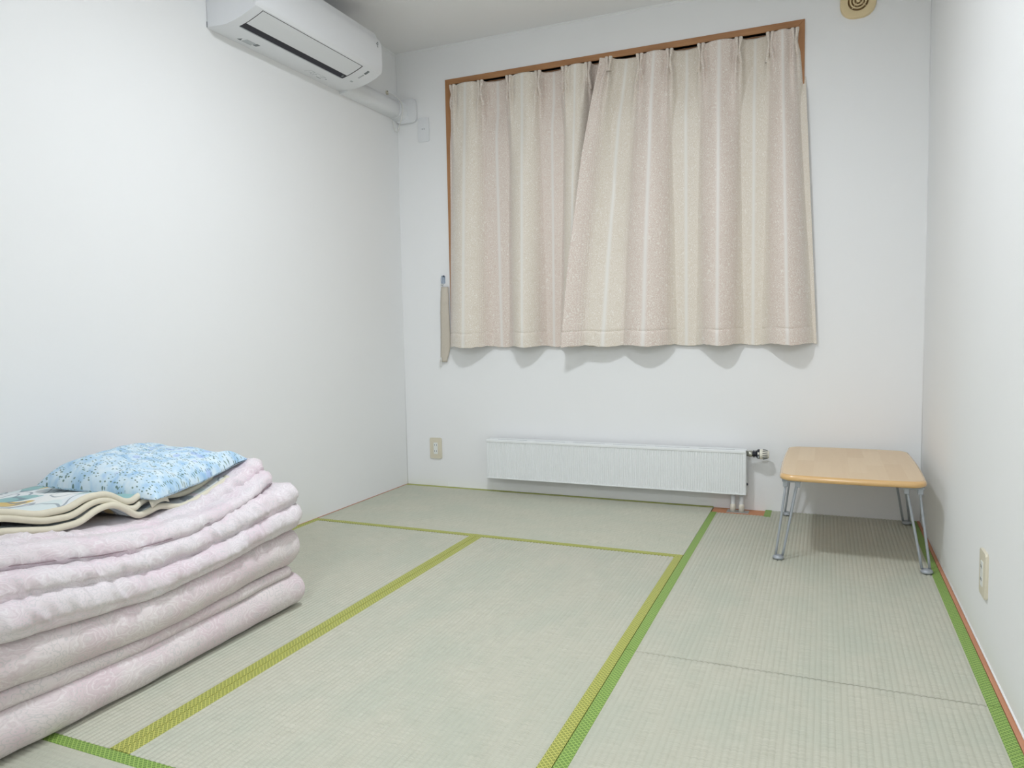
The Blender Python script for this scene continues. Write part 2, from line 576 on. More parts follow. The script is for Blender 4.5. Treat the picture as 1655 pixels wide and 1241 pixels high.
# thin white mouldings
def cove(name, a, b, nrm):
    a, b = Vector(a), Vector(b)
    bm = bmesh.new()
    d = (b - a)
    prof = [(0, 0), (0.009, 0), (0.009, -0.003), (0.004, -0.006), (0.004, -0.009), (0.002, -0.012), (0, -0.012)]
    A = [bm.verts.new(a + Vector(nrm) * x + Vector((0, 0, z))) for x, z in prof]
    B = [bm.verts.new(b + Vector(nrm) * x + Vector((0, 0, z))) for x, z in prof]
    n = len(prof)
    bm.faces.new(A); bm.faces.new(B[::-1])
    for i in range(n):
        bm.faces.new((A[i], A[(i + 1) % n], B[(i + 1) % n], B[i]))
    return struct(frombm(name, bm, M['bead']))
cove('trim_1', (0, 0, CEIL), (W, 0, CEIL), (0, -1, 0))['label'] = 'thin white moulding along the back of the ceiling'
cove('trim_2', (0, FRONT, CEIL), (0, 0, CEIL), (1, 0, 0))['label'] = 'thin white moulding above the air conditioner wall'
cove('trim_3', (W, FRONT, CEIL), (W, 0, CEIL), (-1, 0, 0))['label'] = 'thin white moulding above the right wall'
struct(tube('trim_4', [(0.0005, -0.0005, 0.001), (0.0005, -0.0005, CEIL - 0.013)], 0.0022, M['bead'], n=8), 'white sealant line in the left corner')
struct(tube('trim_5', [(W - 0.0005, -0.0005, 0.005), (W - 0.0005, -0.0005, CEIL - 0.013)], 0.0022, M['bead'], n=8), 'white sealant line in the right corner')
struct(tube('trim_6', [(W - 0.001, -3.5, 0.004), (W - 0.001, -0.004, 0.004)], 0.0028, M['bead'], n=8), 'white sealant line above the wooden floor strip')
struct(boxes('trim_7', [((0.268, -0.0035, 0.0), (0.545, 0, 0.006)), ((0.2665, -0.0022, 0.0), (0.2685, 0, 0.046))], M['bead']), 'lifted white wallpaper edge near the lower outlet')
# wooden strips flush with the mats
struct(box('baseboard_right', (2.6485, -3.525, -0.03), (W, 0, 0.0015), M['strip_wood'], bev=0.0008), 'thin reddish wood strip along the right wall')
struct(box('baseboard_left', (0, -3.525, -0.03), (0.0035, 0, 0.0012), M['strip_wood']), 'very thin wood strip along the left wall')
struct(box('baseboard_front', (0.0, -3.534, -0.03), (W, -3.522, 0.001), M['strip_wood']), 'wood strip at the doorway')
struct(box('trim_8', (1.762, -0.114, -0.03), (2.0025, -0.0005, -0.004), M['notch_wood']), 'bare wood board under the radiator pipes')

# ------------------------------------------------------------------ window
win = struct(empty('window_1', (1.24, 0, WZ0)), 'wood cased window behind the curtains')
CW = 0.030
def casing(pts, mat):
    prism('casing', pts, 'y', -0.008, 0.03, mat, win, bev=0.0015)
x0, x1, z0, z1 = WX0, WX1, WZ0, WZ1
X0, X1, Z0, Z1 = x0 - CW, x1 + CW, z0 - CW, z1 + CW
casing([(X0, Z1), (X1, Z1), (x1, z1), (x0, z1)], M['casing_wood'])
casing([(X0, Z0), (X1, Z0), (x1, z0), (x0, z0)], M['casing_wood'])
casing([(X0, Z0), (X0, Z1), (x0, z1), (x0, z0)], M['casing_wood_v'])
casing([(X1, Z0), (X1, Z1), (x1, z1), (x1, z0)], M['casing_wood_v'])
for a, b in (((x0, 0.03, z1 - 0.012), (x1, 0.12, z1)), ((x0, 0.03, z0), (x1, 0.12, z0 + 0.012)),
             ((x0, 0.03, z0 + 0.012), (x0 + 0.012, 0.12, z1 - 0.012)), ((x1 - 0.012, 0.03, z0 + 0.012), (x1, 0.12, z1 - 0.012))):
    box('reveal_board', a, b, M['casing_wood'], win, bev=0.001)
xm = (x0 + x1) / 2
for xa, xb, yy in ((x0 + 0.012, xm + 0.02, 0.085), (xm - 0.02, x1 - 0.012, 0.108)):
    f = boxes('sash', [((xa, yy - 0.01, z0 + 0.012), (xa + 0.04, yy + 0.01, z1 - 0.012)), ((xb - 0.04, yy - 0.01, z0 + 0.012), (xb, yy + 0.01, z1 - 0.012)),
               ((xa + 0.04, yy - 0.01, z0 + 0.012), (xb - 0.04, yy + 0.01, z0 + 0.062)), ((xa + 0.04, yy - 0.01, z1 - 0.052), (xb - 0.04, yy + 0.01, z1 - 0.012))], M['alu'], win)
    box('pane', (xa + 0.04, yy - 0.002, z0 + 0.062), (xb - 0.04, yy + 0.002, z1 - 0.052), M['glass'], f)

# ------------------------------------------------------------------ tatami mats
BW = 0.029
PITCH = 0.0146
def rib_patch(V, F, U, a0, a1, l0, l1, along, org):
    """ribbed surface: a = across (m), l = along"""
    prof = [0.0, -0.0005, -0.0017, -0.0026, -0.0017, -0.0005]
    offs = [0.0, 0.26, 0.40, 0.5, 0.60, 0.74]
    cols = [(a0, 0.0)]
    k = math.floor((a0 - org) / PITCH)
    while True:
        done = False
        for o_, h_ in zip(offs, prof):
            a = org + (k + o_) * PITCH
            if a <= a0 + 1e-4:
                continue
            if a >= a1 - 1e-4:
                done = True
                break
            cols.append((a, h_))
        if done:
            break
        k += 1
    cols.append((a1, 0.0))
    st = len(V)
    for a, h in cols:
        for l in (l0, l1):
            V.append((l, a, h) if along == 'x' else (a, l, h))
            U.append((a, l))
    for i in range(len(cols) - 1):
        q = [st + 2 * i, st + 2 * i + 2, st + 2 * i + 3, st + 2 * i + 1]
        F.append(q[::-1] if along == 'x' else q)

def strip(name, a0, a1, l0, l1, along, mat, par, h=0.0011):
    """woven border strip with softly rounded edges"""
    V, F, U = [], [], []
    w_ = a1 - a0
    prof = [(0, -0.004), (0.0, h * 0.5), (0.0008, h), (w_ / 2, h * 1.1), (w_ - 0.0008, h), (w_, h * 0.5), (w_, -0.004)]
    for a, z in prof:
        for l in (l0, l1):
            V.append((l, a0 + a, z) if along == 'x' else (a0 + a, l, z))
            U.append((a, l))
    for i in range(len(prof) - 1):
        q = [2 * i, 2 * i + 2, 2 * i + 3, 2 * i + 1]
        F.append(q[::-1] if along == 'x' else q)
    F.append([2 * i for i in range(len(prof))][::-1])
    F.append([2 * i + 1 for i in range(len(prof))])
    return fromdata(name, V, F, mat, par, uvs=U)

G = 0.0009
def mat_obj(x0, x1, y0, y1, along, bmat, label, notch=False, single=None):
    o = empty('tatami_mat', ((x0 + x1) / 2, (y0 + y1) / 2, -0.03))
    x0 += G; x1 -= G; y0 += G; y1 -= G
    V, F, U = [], [], []
    if along == 'y':
        if notch:
            rib_patch(V, F, U, x0 + BW, 2.004, y0, -0.1145, 'y', x0)
            rib_patch(V, F, U, 2.004, 2.0335, y0, -0.1255, 'y', x0)
            rib_patch(V, F, U, 2.0335, x1 - BW, y0, y1, 'y', x0)
        else:
            rib_patch(V, F, U, x0 + BW, x1 - BW, y0, y1, 'y', x0)
    else:
        rib_patch(V, F, U, y0 + BW, y1 - BW, x0, x1, 'x', y0)
    s = fromdata('rush_surface', V, F, M['rush'], o, uvs=U, smooth=True)
    if notch:
        boxes('mat_core', [((x0, y0, -0.03), (2.004, -0.1145, -0.0036)), ((2.004, y0, -0.03), (x1, y1, -0.0036))], M['straw'], o)
    else:
        box('mat_core', (x0, y0, -0.03), (x1, y1, -0.0036), M['straw'], o)
    if along == 'y':
        strip('border', x0, x0 + BW, y0, -0.1145 if notch else y1, 'y', bmat, o)
        strip('border', x1 - BW, x1, y0, y1, 'y', bmat, o)
        if notch:
            strip('border_patch', 2.004, 2.0335, -0.1255, -0.001, 'y', bmat, o, 0.0016)['label'] = 'small green binding patch beside the bare board'
    else:
        strip('border', y0, y0 + BW, x0, x1, 'x', bmat, o)
        strip('border', y1 - BW, y1, x0, x1, 'x', bmat, o)
    return tag(o, label, 'tatami mat', 'tatami mats covering the floor')
XA, XB, XC = 0.872, 1.76, 2.648
mat_obj(0.0035, XB, -0.878, 0, 'x', M['border_olive'], 'straw mat lying crosswise under the radiator against the window wall')
mat_obj(0.0035, XA, -2.64, -0.878, 'y', M['border_olive'], 'straw mat along the left wall partly under the folded bedding')
mat_obj(XA, XB, -2.64, -0.878, 'y', M['border_olive'], 'bare straw mat in the middle of the room')
mat_obj(XB, XC, -1.76, 0, 'y', M['border_green'], 'straw mat with green binding under the low wooden table', True)
mat_obj(XB, XC, -3.52, -1.76, 'y', M['border_green'], 'straw mat with green binding nearest the camera at lower right')
mat_obj(0.0035, XB, -3.52, -2.64, 'x', M['border_green'], 'straw mat with green binding crosswise at the lower left corner')

# ------------------------------------------------------------------ ceiling lamp
cl = tag(empty('ceiling_lamp', (LAMP[0], LAMP[1], CEIL)), 'round white lamp on the ceiling of the mat room', 'lamp')
lathe('lamp_base', [(0.0, 0.0), (0.16, 0.0), (0.165, -0.01), (0.165, -0.05), (0.155, -0.06), (0.0, -0.06)], 'z', (LAMP[0], LAMP[1], CEIL), M['plate_white'], cl, 48)
lathe('diffuser', [(0.0, -0.06), (0.13, -0.06), (0.135, -0.066), (0.12, -0.078), (0.08, -0.083), (0.0, -0.085)], 'z', (LAMP[0], LAMP[1], CEIL), M['diffuser'], cl, 48)
cl2 = tag(empty('ceiling_lamp', (2.1, -5.0, CEIL)), 'unseen round lamp added on the corridor ceiling as fill light', 'lamp')  # unseen fixture added to go with the corridor fill light
lathe('lamp_base', [(0.0, 0.0), (0.19, 0.0), (0.195, -0.01), (0.195, -0.05), (0.185, -0.06), (0.0, -0.06)], 'z', (2.1, -5.0, CEIL), M['plate_white'], cl2, 48)
lathe('diffuser', [(0.0, -0.06), (0.16, -0.06), (0.165, -0.066), (0.15, -0.078), (0.1, -0.083), (0.0, -0.085)], 'z', (2.1, -5.0, CEIL), M['diffuser'], cl2, 48)

# ------------------------------------------------------------------ curtains
rail = tag(empty('curtain_rail', (1.24, 0.03, 2.22)), 'dark double curtain rail under the window head', 'curtain rail')
box('track', (x0 + 0.014, 0.036, 2.214), (x1 - 0.014, 0.050, 2.230), M['alu'], rail, bev=0.002)
box('track', (x0 + 0.014, 0.060, 2.214), (x1 - 0.014, 0.074, 2.230), M['alu'], rail, bev=0.002)
for xx in (0.40, 0.98, 1.52, 2.07):
    box('bracket', (xx, 0.034, 2.230), (xx + 0.02, 0.078, 2.2318), M['steel'], rail)

def sstep(a, b, x):
    q = min(1.0, max(0.0, (x - a) / (b - a)))
    return q * q * (3 - 2 * q)

def curtain(pleats, top_edges, hem_pts, lead_edge, first_sign, fwd, label, ztop=2.232, zbot=0.803, seed=0):
    """pleats: x of the pinch pleats at the rail; hem_pts: the same pleats' x at the hem"""
    pl = [top_edges[0]] + pleats + [top_edges[1]]
    ph = []
    for i, x in enumerate(pl):
        if i == 0:
            ph.append(-(pleats[0] - top_edges[0]) / (pleats[1] - pleats[0]))
        elif i == len(pl) - 1:
            ph.append(len(pleats) - 1 + (top_edges[1] - pleats[-1]) / (pleats[-1] - pleats[-2]))
        else:
            ph.append(i - 1.0)
    ncol = int((top_edges[1] - top_edges[0]) / 0.0024)
    xs = np.linspace(top_edges[0], top_edges[1], ncol)
    phs = np.interp(xs, pl, ph)
    xh = np.interp(phs, ph, hem_pts)
    H = ztop - zbot
    ds = list(np.linspace(0, 0.16, 26)) + list(np.linspace(0.16, 0.62, 34))[1:] + list(np.linspace(0.62, H - 0.10, 34))[1:]
    ds += [H - 0.09, H - 0.082, H - 0.078, H - 0.0755, H - 0.073, H - 0.069, H - 0.06, H - 0.045, H - 0.03, H - 0.015, H - 0.006, H - 0.002, H]
    V, F, U = [], [], []
    n = len(xs)
    for d in ds:
        v = d / H
        A = 0.030 + 0.032 * v ** 0.8
        y0_ = -0.012 - 0.050 * v ** 0.9
        for j in range(n):
            sg = math.sin(PI * phs[j]) * first_sign
            # fuller, flatter forward folds
            sg = math.copysign(abs(sg) ** 0.85, sg)
            e = v if lead_edge is None else 1.0
            xt = xs[j] * (1 - v) + xh[j] * v
            y = y0_ - A * sg + 0.004 * v * noise.noise((phs[j] * 1.3 + seed, d * 2.0, 0))
            # pinch pleats
            for pk in pleats:
                u = xs[j] - pk
                if abs(u) > 0.06:
                    continue
                if d < 0.055:
                    q = d / 0.055
                    wd, sd, hh = 0.011 * (1 - q) + 0.0055 * q, 0.0052, 0.012
                elif d < 0.10:
                    q = (d - 0.055) / 0.045
                    wd, sd, hh = 0.0055 + 0.0055 * q, 0.0052 + 0.002 * q, 0.012 + 0.010 * q
                else:
                    q = min(1.0, (d - 0.10) / (0.26 + 0.10 * math.sin(pk * 37)))
                    wd, sd, hh = 0.011 + 0.004 * q, 0.0072 + 0.008 * q, 0.022 * (1 - q) ** 1.3
                y -= hh * (math.exp(-((u - wd) / sd) ** 2) + math.exp(-((u + wd) / sd) ** 2))
                # flat pulled-in cloth either side of the pinch
                y += 0.010 * math.exp(-((d - 0.07) / 0.08) ** 2) * math.exp(-((abs(u) - 0.027) / 0.010) ** 2)
                xt += -0.22 * u * math.exp(-((d - 0.058) / 0.035) ** 2) * math.exp(-(u / 0.03) ** 2)
            # diagonal tension drapes from the heading
            y -= 0.007 * math.exp(-((d - 0.24) / 0.15) ** 2) * math.sin(PI * phs[j] * 3 + 0.6)
            # hem: stitched groove and puckers
            g = d - (H - 0.0755)
            y += 0.0035 * math.exp(-(g / 0.0035) ** 2)
            y -= 0.0016 * math.exp(-((g - 0.03) / 0.03) ** 2) * (1 + 1.5 * noise.noise((phs[j] * 16, d * 25, seed)))
            y -= fwd(v, phs[j])
            z = ztop - d + (0.004 * math.sin(PI * phs[j] * 2 + 1) + 0.003 * noise.noise((phs[j] * 9, 3, seed))) * v ** 6
            x = xt
            if lead_edge is not None:
                # pull the leading edge along its own slanting line
                k0 = np.interp(z, lead_edge[0], lead_edge[1])
                t_ = (xs[j] - top_edges[0]) / (top_edges[1] - top_edges[0])
                straight = top_edges[0] * (1 - v) + hem_pts[0] * v
                x += (k0 - straight) * max(0.0, 1 - t_ * 3.0)
            lim = 0.024 - 0.042 * sstep(2.15, 1.9, z) if x < 2.2 else -0.018
            V.append((x, min(y, lim), z))
            U.append((phs[j], z))
    for i in range(len(ds) - 1):
        for j in range(n - 1):
            a = i * n + j
            F.append((a, a + n, a + n + 1, a + 1))
    o = fromdata('curtain', V, F, M['curtain'], base=((top_edges[0] + top_edges[1]) / 2, -0.05, zbot), smooth=True, uvs=U)
    md = o.modifiers.new('thickness', 'SOLIDIFY')
    md.thickness = 0.0018
    md.offset = 1.0
    # the gathered fingers of every pinch pleat
    for pk in pleats:
        V, F, U = [], [], []
        pph = float(np.interp(pk, pl, ph))
        wob = random.uniform(-0.15, 0.15)
        fw = fwd(0.05, pph)
        for s_ in (-1, 1):
            st = len(V)
            rows_ = 22
            for i in range(rows_):
                d = (0.070 if lead_edge is not None and pk == pleats[0] else 0.13) * i / (rows_ - 1)
                if d < 0.052:
                    q = d / 0.052
                    cx_, r_ = 0.0100 * (1 - q ** 1.5) + 0.0040 * q ** 1.5, 0.0088 * (1 - q ** 1.5) + 0.0045 * q ** 1.5
                else:
                    q = (d - 0.052) / 0.078
                    cx_, r_ = 0.0040 + 0.009 * q, 0.0045 + 0.0045 * math.sin(q * PI * 0.8)
                yc = -0.012 - 0.05 * (d / H) ** 0.9 - 0.016 + (0.018 * max(0, (d - 0.07) / 0.06) ** 1.5 if d > 0.07 else 0) - fw
                for k in range(12):
                    a = 2 * PI * k / 12
                    V.append((pk + s_ * cx_ + wob * 0.02 * d / 0.13 + r_ * math.cos(a), yc + r_ * 1.35 * math.sin(a), ztop - d + 0.001))
                    U.append((round(pph) + 0.04 * s_ + 0.03 * math.cos(a), ztop - d))
            for i in range(rows_ - 1):
                for k in range(12):
                    F.append((st + i * 12 + k, st + (i + 1) * 12 + k, st + (i + 1) * 12 + (k + 1) % 12, st + i * 12 + (k + 1) % 12))
            F.append([st + k for k in range(12)])
        p_ = fromdata('pinch_pleat', V, F, M['curtain'], o, smooth=True, uvs=U)
        bm = bmesh.new(); bm.from_mesh(p_.data); bmesh.ops.recalc_face_normals(bm, faces=bm.faces); bm.to_mesh(p_.data); bm.free()
    return tag(o, label, 'curtain', 'pair of pinch pleated window curtains')

PL = [0.372, 0.540, 0.706, 0.871, 1.017, 1.142]
curtain(PL, (0.349, 1.235), [0.326, 0.350, 0.545, 0.722, 0.868, 1.005, 1.10, 1.16], None, 1.0,
        lambda v, ph: -0.020 * v * sstep(3.6, 4.6, ph) , 'left beige jacquard curtain tucked behind the other at the middle', seed=3)
PR = [1.258, 1.407, 1.553, 1.702, 1.874, 2.013, 2.119]
lead = ([0.80, 1.247, 1.527, 1.771, 1.995, 2.215, 2.24], [1.017, 1.057, 1.094, 1.126, 1.165, 1.212, 1.216])
curtain(PR, (1.214, 2.156), [1.017, 1.12, 1.325, 1.545, 1.715, 1.865, 2.02, 2.185, 2.225], lead, -1.0,
        lambda v, ph: (0.030 + 0.006 * v) * (1 - sstep(-0.2, 1.1, ph)) + (0.080 * v * v * math.sin(PI * ph) if 0 < ph < 1 else 0.0), 'right beige jacquard curtain with its edge slanting over the other', seed=9)

# tieback and its wall hook
hk = tag(empty('tieback_hook', (0.272, 0, 1.165)), 'small chrome hook on the wall left of the curtain', 'hook')
prism('back_plate', rrect(0.263, 1.162, 0.283, 1.206, 0.004), 'y', -0.003, 0, M['hook'], hk, bev=0.0008)
tube('hook_arm', spline([(0.273, -0.002, 1.200), (0.273, -0.016, 1.203), (0.273, -0.026, 1.19), (0.273, -0.026, 1.165), (0.273, -0.018, 1.152), (0.273, -0.009, 1.156)], 6), 0.0032, M['hook'], hk)
lathe('screw', [(0.0, 0.0), (0.004, 0.0), (0.004, -0.0045), (0.0025, -0.006), (0.0, -0.006)], 'y', (0.276, -0.0028, 1.208 - 0.004), M['mark_dark'], hk, 12)
tb = tag(empty('curtain_tieback', (0.27, -0.012, 0.69)), 'beige fabric tieback hanging from the hook left of the curtain', 'tieback')
V, F = [], []
rows = [(1.142, .2620, .2990), (1.10, .2600, .3010), (1.06, .2580, .3030), (1.0, .2565, .3040), (.95, .2550, .3045), (.90, .2530, .3050), (.86, .2510, .3050), (.82, .2490, .3040), (.79, .2475, .2985), (.76, .2465, .2900), (.735, .2455, .2820), (.72, .2465, .2800)]
zz = np.linspace(1.142, 0.72, 44)
for z in zz:
    xa = np.interp(-z, [-r[0] for r in rows], [r[1] for r in rows])
    xb = np.interp(-z, [-r[0] for r in rows], [r[2] for r in rows])
    crease = sum(math.exp(-((z - zc) / 0.006) ** 2) for zc in (1.055, 1.0, 0.912, 0.86, 1.115))
    for k in range(7):
        q = k / 6
        V.append((xa + (xb + 0.009 - xa) * q, -0.014 - 0.006 * math.sin(PI * q) - 0.004 * crease * (0.6 + 0.4 * math.sin(5 * q + z * 40)) - 0.004 * math.sin(z * 14), z))
for i in range(len(zz) - 1):
    for k in range(6):
        a = i * 7 + k
        F.append((a, a + 7, a + 8, a + 1))
o = fromdata('band', V, F, M['tieback'], tb, smooth=True)
md = o.modifiers.new('thickness', 'SOLIDIFY'); md.thickness = 0.003
tube('ring_loop', spline([(0.268, -0.018, 1.142), (0.266, -0.024, 1.152), (0.273, -0.027, 1.158), (0.280, -0.024, 1.152), (0.278, -0.018, 1.142)], 6), 0.0016, M['cable'], tb, 6)
tube('hanging_loop', spline([(0.256, -0.022, 0.745), (0.250, -0.024, 0.728), (0.246, -0.022, 0.708), (0.249, -0.022, 0.694), (0.256, -0.022, 0.70), (0.258, -0.023, 0.722), (0.258, -0.022, 0.745)], 6), 0.0022, M['cable'], tb, 6)

# ------------------------------------------------------------------ air conditioner
AC0, AC1 = -1.408, -0.548
prof = [(0, 2.103), (.096, 2.1025), (.135, 2.1085), (.169, 2.117), (.20, 2.1275), (.223, 2.136), (.247, 2.147)]
front = [(.247, 2.1475), (.2535, 2.155), (.2568, 2.166), (.2578, 2.18), (.2572, 2.23), (.2562, 2.275), (.2535, 2.298), (.247, 2.310), (.234, 2.318)]
ac = tag(empty('air_conditioner', (0, (AC0 + AC1) / 2, 2.10)), 'white wall mounted air conditioner high on the left wall', 'air conditioner')
shell = prof + [(.244, 2.16), (.244, 2.300), (.225, 2.345), (.18, 2.375), (.03, 2.385), (.0, 2.385)]
o = prism('housing', shell, 'y', AC0, AC1, M['ac_white'], ac, bev=0.004, seg=3)
autosmooth(o, 0.5)
fp = front + [(.20, 2.338), (.238, 2.302), (.238, 2.16)]
fp = front + [(.225, 2.3245), (.225, 2.30), (.238, 2.285), (.238, 2.1485)]
o = prism('front_panel', fp, 'y', AC0 - 0.0012, AC1 + 0.0012, M['ac_white'], ac, bev=0.003, seg=3)
autosmooth(o, 0.5)
P_ = np.array(prof)
CUM = np.r_[0, np.cumsum(np.hypot(*np.diff(P_, axis=0).T))]
def acp(s, y, off=0.0):
    x = np.interp(s, CUM, P_[:, 0]); z = np.interp(s, CUM, P_[:, 1])
    xa = np.interp(s - 0.004, CUM, P_[:, 0]); za = np.interp(s - 0.004, CUM, P_[:, 1])
    xb = np.interp(s + 0.004, CUM, P_[:, 0]); zb = np.interp(s + 0.004, CUM, P_[:, 1])
    t_ = Vector((xb - xa, 0, zb - za)).normalized()
    nrm = Vector((t_.z, 0, -t_.x))
    return Vector((x, y, z)) + nrm * off
def ac_patch(name, s0, s1, y0, y1, mat, off=0.0006, back=-0.002, ns=8):
    V, F = [], []
    for i in range(ns + 1):
        s = s0 + (s1 - s0) * i / ns
        for y in (y0, y1):
            V.append(acp(s, y, off))
            V.append(acp(s, y, back))
    for i in range(ns):
        a = 4 * i
        F += [(a, a + 4, a + 6, a + 2), (a + 1, a + 3, a + 7, a + 5), (a, a + 1, a + 5, a + 4), (a + 2, a + 6, a + 7, a + 3)]
    F += [(0, 2, 3, 1), (4 * ns, 4 * ns + 1, 4 * ns + 3, 4 * ns + 2)]
    o = fromdata(name, V, F, mat, ac)
    bm = bmesh.new(); bm.from_mesh(o.data); bmesh.ops.recalc_face_normals(bm, faces=bm.faces); bm.to_mesh(o.data); bm.free()
    return o
ac_patch('outlet_slot', 0.1225, 0.2485, -1.362, -0.690, M['dark_slot'], 0.0004)['label'] = 'dark air outlet slot'
ac_patch('flap', 0.1560, 0.2462, -1.3590, -0.6975, M['ac_panel'], 0.0012, -0.001)['label'] = 'long pale air flap'
ac_patch('slot_lip', 0.1190, 0.1235, -1.358, -0.70, M['mark_light'], 0.0012)
ac_patch('flap_hinge', 0.134, 0.147, -0.716, -0.706, M['mark_grey'], 0.0018)
ac_patch('display', 0.2135, 0.2400, -0.638, -0.622, M['mark_grey'], 0.0006)['label'] = 'dark grey display window'
ac_patch('sensor', 0.130, 0.1395, -0.640, -0.622, M['mark_light'], 0.0006)
for k in range(4):
    ac_patch('indicator', 0.176 + k * 0.0085, 0.180 + k * 0.0085, -0.634, -0.631, M['mark_dark'], 0.0006, ns=2)
    ac_patch('indicator', 0.176 + k * 0.0085, 0.181 + k * 0.0085, -0.628, -0.6255, M['mark_dark'], 0.0006, ns=2)
# printed caution label: triangle, grey text block, dark square
def ac_poly(name, pts, mat, off=0.0005):
    V = [acp(s, y, off) for s, y in pts] + [acp(s, y, -0.001) for s, y in pts]
    n = len(pts)
    F = [list(range(n)), list(range(2 * n - 1, n - 1, -1))] + [(i, (i + 1) % n, n + (i + 1) % n, n + i) for i in range(n)]
    o = fromdata(name, V, F, mat, ac)
    bm = bmesh.new(); bm.from_mesh(o.data); bmesh.ops.recalc_face_normals(bm, faces=bm.faces); bm.to_mesh(o.data); bm.free()
    return o
ac_poly('caution_mark', [(0.030, -1.278), (0.052, -1.270), (0.030, -1.258)], M['mark_grey'])
for k in range(4):
    ac_poly('caution_text', [(0.030 + k * 0.0085, -1.254), (0.0355 + k * 0.0085, -1.254), (0.0355 + k * 0.0085, -1.200 - 0.004 * (k % 2)), (0.030 + k * 0.0085, -1.200 - 0.004 * (k % 2))], M['mark_light'])
ac_poly('caution_square', [(0.040, -1.200), (0.064, -1.200), (0.064, -1.180), (0.040, -1.180)], M['mark_grey'])
# faint block lettering on the underside
def stroke(pts, w_=0.0022, mat=None):
    for (s0, y0), (s1, y1) in zip(pts[:-1], pts[1:]):
        d = Vector((s1 - s0, y1 - y0)); d.normalize()
        nx, ny = -d.y * w_ / 2, d.x * w_ / 2
        ac_poly('lettering', [(s0 + nx, y0 + ny), (s1 + nx, y1 + ny), (s1 - nx, y1 - ny), (s0 - nx, y0 - ny)], mat or M['mark_light'])
stroke([(0.036, -0.860), (0.066, -0.848), (0.068, -0.822), (0.052, -0.818), (0.046, -0.842)])
stroke([(0.050, -0.830), (0.036, -0.815)])
stroke([(0.034, -0.803), (0.066, -0.803), (0.066, -0.780)])
stroke([(0.052, -0.803), (0.052, -0.790)])
stroke([(0.066, -0.772), (0.066, -0.742), (0.052, -0.746), (0.052, -0.768)])
stroke([(0.036, -0.775), (0.036, -0.742)], 0.003, M['mark_grey'])
ac_poly('lettering', [(0.050, -0.726), (0.056, -0.726), (0.056, -0.720), (0.050, -0.720)], M['mark_grey'])
# maker's mark: a little outlined triangle with a tail on the front panel
def fstroke(pts, w_=0.0018):
    xf = 0.2570
    for (y0, z0_), (y1, z1_) in zip(pts[:-1], pts[1:]):
        d = Vector((y1 - y0, z1_ - z0_)); d.normalize()
        ny, nz = -d.y * w_ / 2, d.x * w_ / 2
        q = [(y0 + ny, z0_ + nz), (y1 + ny, z1_ + nz), (y1 - ny, z1_ - nz), (y0 - ny, z0_ - nz)]
        prism('emblem', q, 'x', xf - 0.001, xf + 0.0004, M['mark_grey'], ac)
fstroke([(-0.592, 2.279), (-0.578, 2.292), (-0.578, 2.276), (-0.592, 2.279)])
fstroke([(-0.588, 2.272), (-0.579, 2.266), (-0.579, 2.271)])
# slit where the housing meets the wall plate
box('wall_plate_gap', (0.0005, AC0 - 0.0006, 2.106), (0.0025, AC0 + 0.01, 2.128), M['mark_dark'], ac)

# ------------------------------------------------------------------ duct cover, cap, cable
dp = [(0.0, 2.092), (0.030, 2.092), (0.046, 2.097), (0.058, 2.108), (0.064, 2.125), (0.064, 2.148), (0.058, 2.166), (0.046, 2.178), (0.030, 2.183), (0.0, 2.183)]
dc = tag(empty('duct_cover', (0, -0.27, 2.09)), 'white duct cover from the air conditioner to the corner', 'duct cover')
o = prism('channel', dp, 'y', -0.546, -0.062, M['duct'], dc, bev=0.0015)
autosmooth(o, 0.5)
# elbow that turns to the back wall, and its flat corner plate
eb = [(x * 1.06, (z - 2.1375) * 1.05 + 2.1375) for x, z in dp]
V, F = [], []
for i in range(9):
    q = i / 8
    y = -0.068 + 0.066 * q
    g = 1 + 0.16 * math.sin(q * PI / 2)
    for x, z in eb:
        V.append((x * (1 + 0.25 * q ** 2), y, (z - 2.1375) * g + 2.1375))
n = len(eb)
for i in range(8):
    for k in range(n):
        F.append((i * n + k, i * n + (k + 1) % n, (i + 1) * n + (k + 1) % n, (i + 1) * n + k))
F += [list(range(n)), list(range(8 * n, 9 * n))]
o = fromdata('elbow', V, F, M['duct'], dc)
bm = bmesh.new(); bm.from_mesh(o.data); bmesh.ops.recalc_face_normals(bm, faces=bm.faces); bm.to_mesh(o.data); bm.free()
autosmooth(o, 0.6)
o = prism('corner_plate', rrect(0.003, 2.068, 0.133, 2.200, 0.026), 'y', -0.020, -0.0005, M['duct'], dc, bev=0.005, seg=3)
autosmooth(o, 0.5)
tag(tube('cable', spline([(0.003, -0.105, 2.222), (0.02, -0.10, 2.216), (0.05, -0.085, 2.198), (0.074, -0.075, 2.165), (0.080, -0.072, 2.125), (0.068, -0.070, 2.078), (0.04, -0.055, 2.035), (0.02, -0.045, 2.018), (0.010, -0.050, 2.035), (0.006, -0.06, 2.085)], 8), 0.0026, M['cable'], n=8, base=(0.01, -0.05, 2.02)), 'thin white cable looped around the end of the duct cover', 'cable')
ph_ = tag(empty('cable_clip', (0, -0.108, 2.215)), 'tiny beige clip on the wall above the duct cover', 'clip')
prism('clip_body', rrect(-0.114, 2.212, -0.098, 2.232, 0.004), 'x', 0.0, 0.008, M['plate_beige'], ph_, bev=0.0012)
lathe('nail', [(0.0, 0.0), (0.0022, 0.0), (0.0022, 0.0035), (0.0, 0.0035)], 'x', (0.007, -0.110, 2.228), M['mark_dark'], ph_, 10)

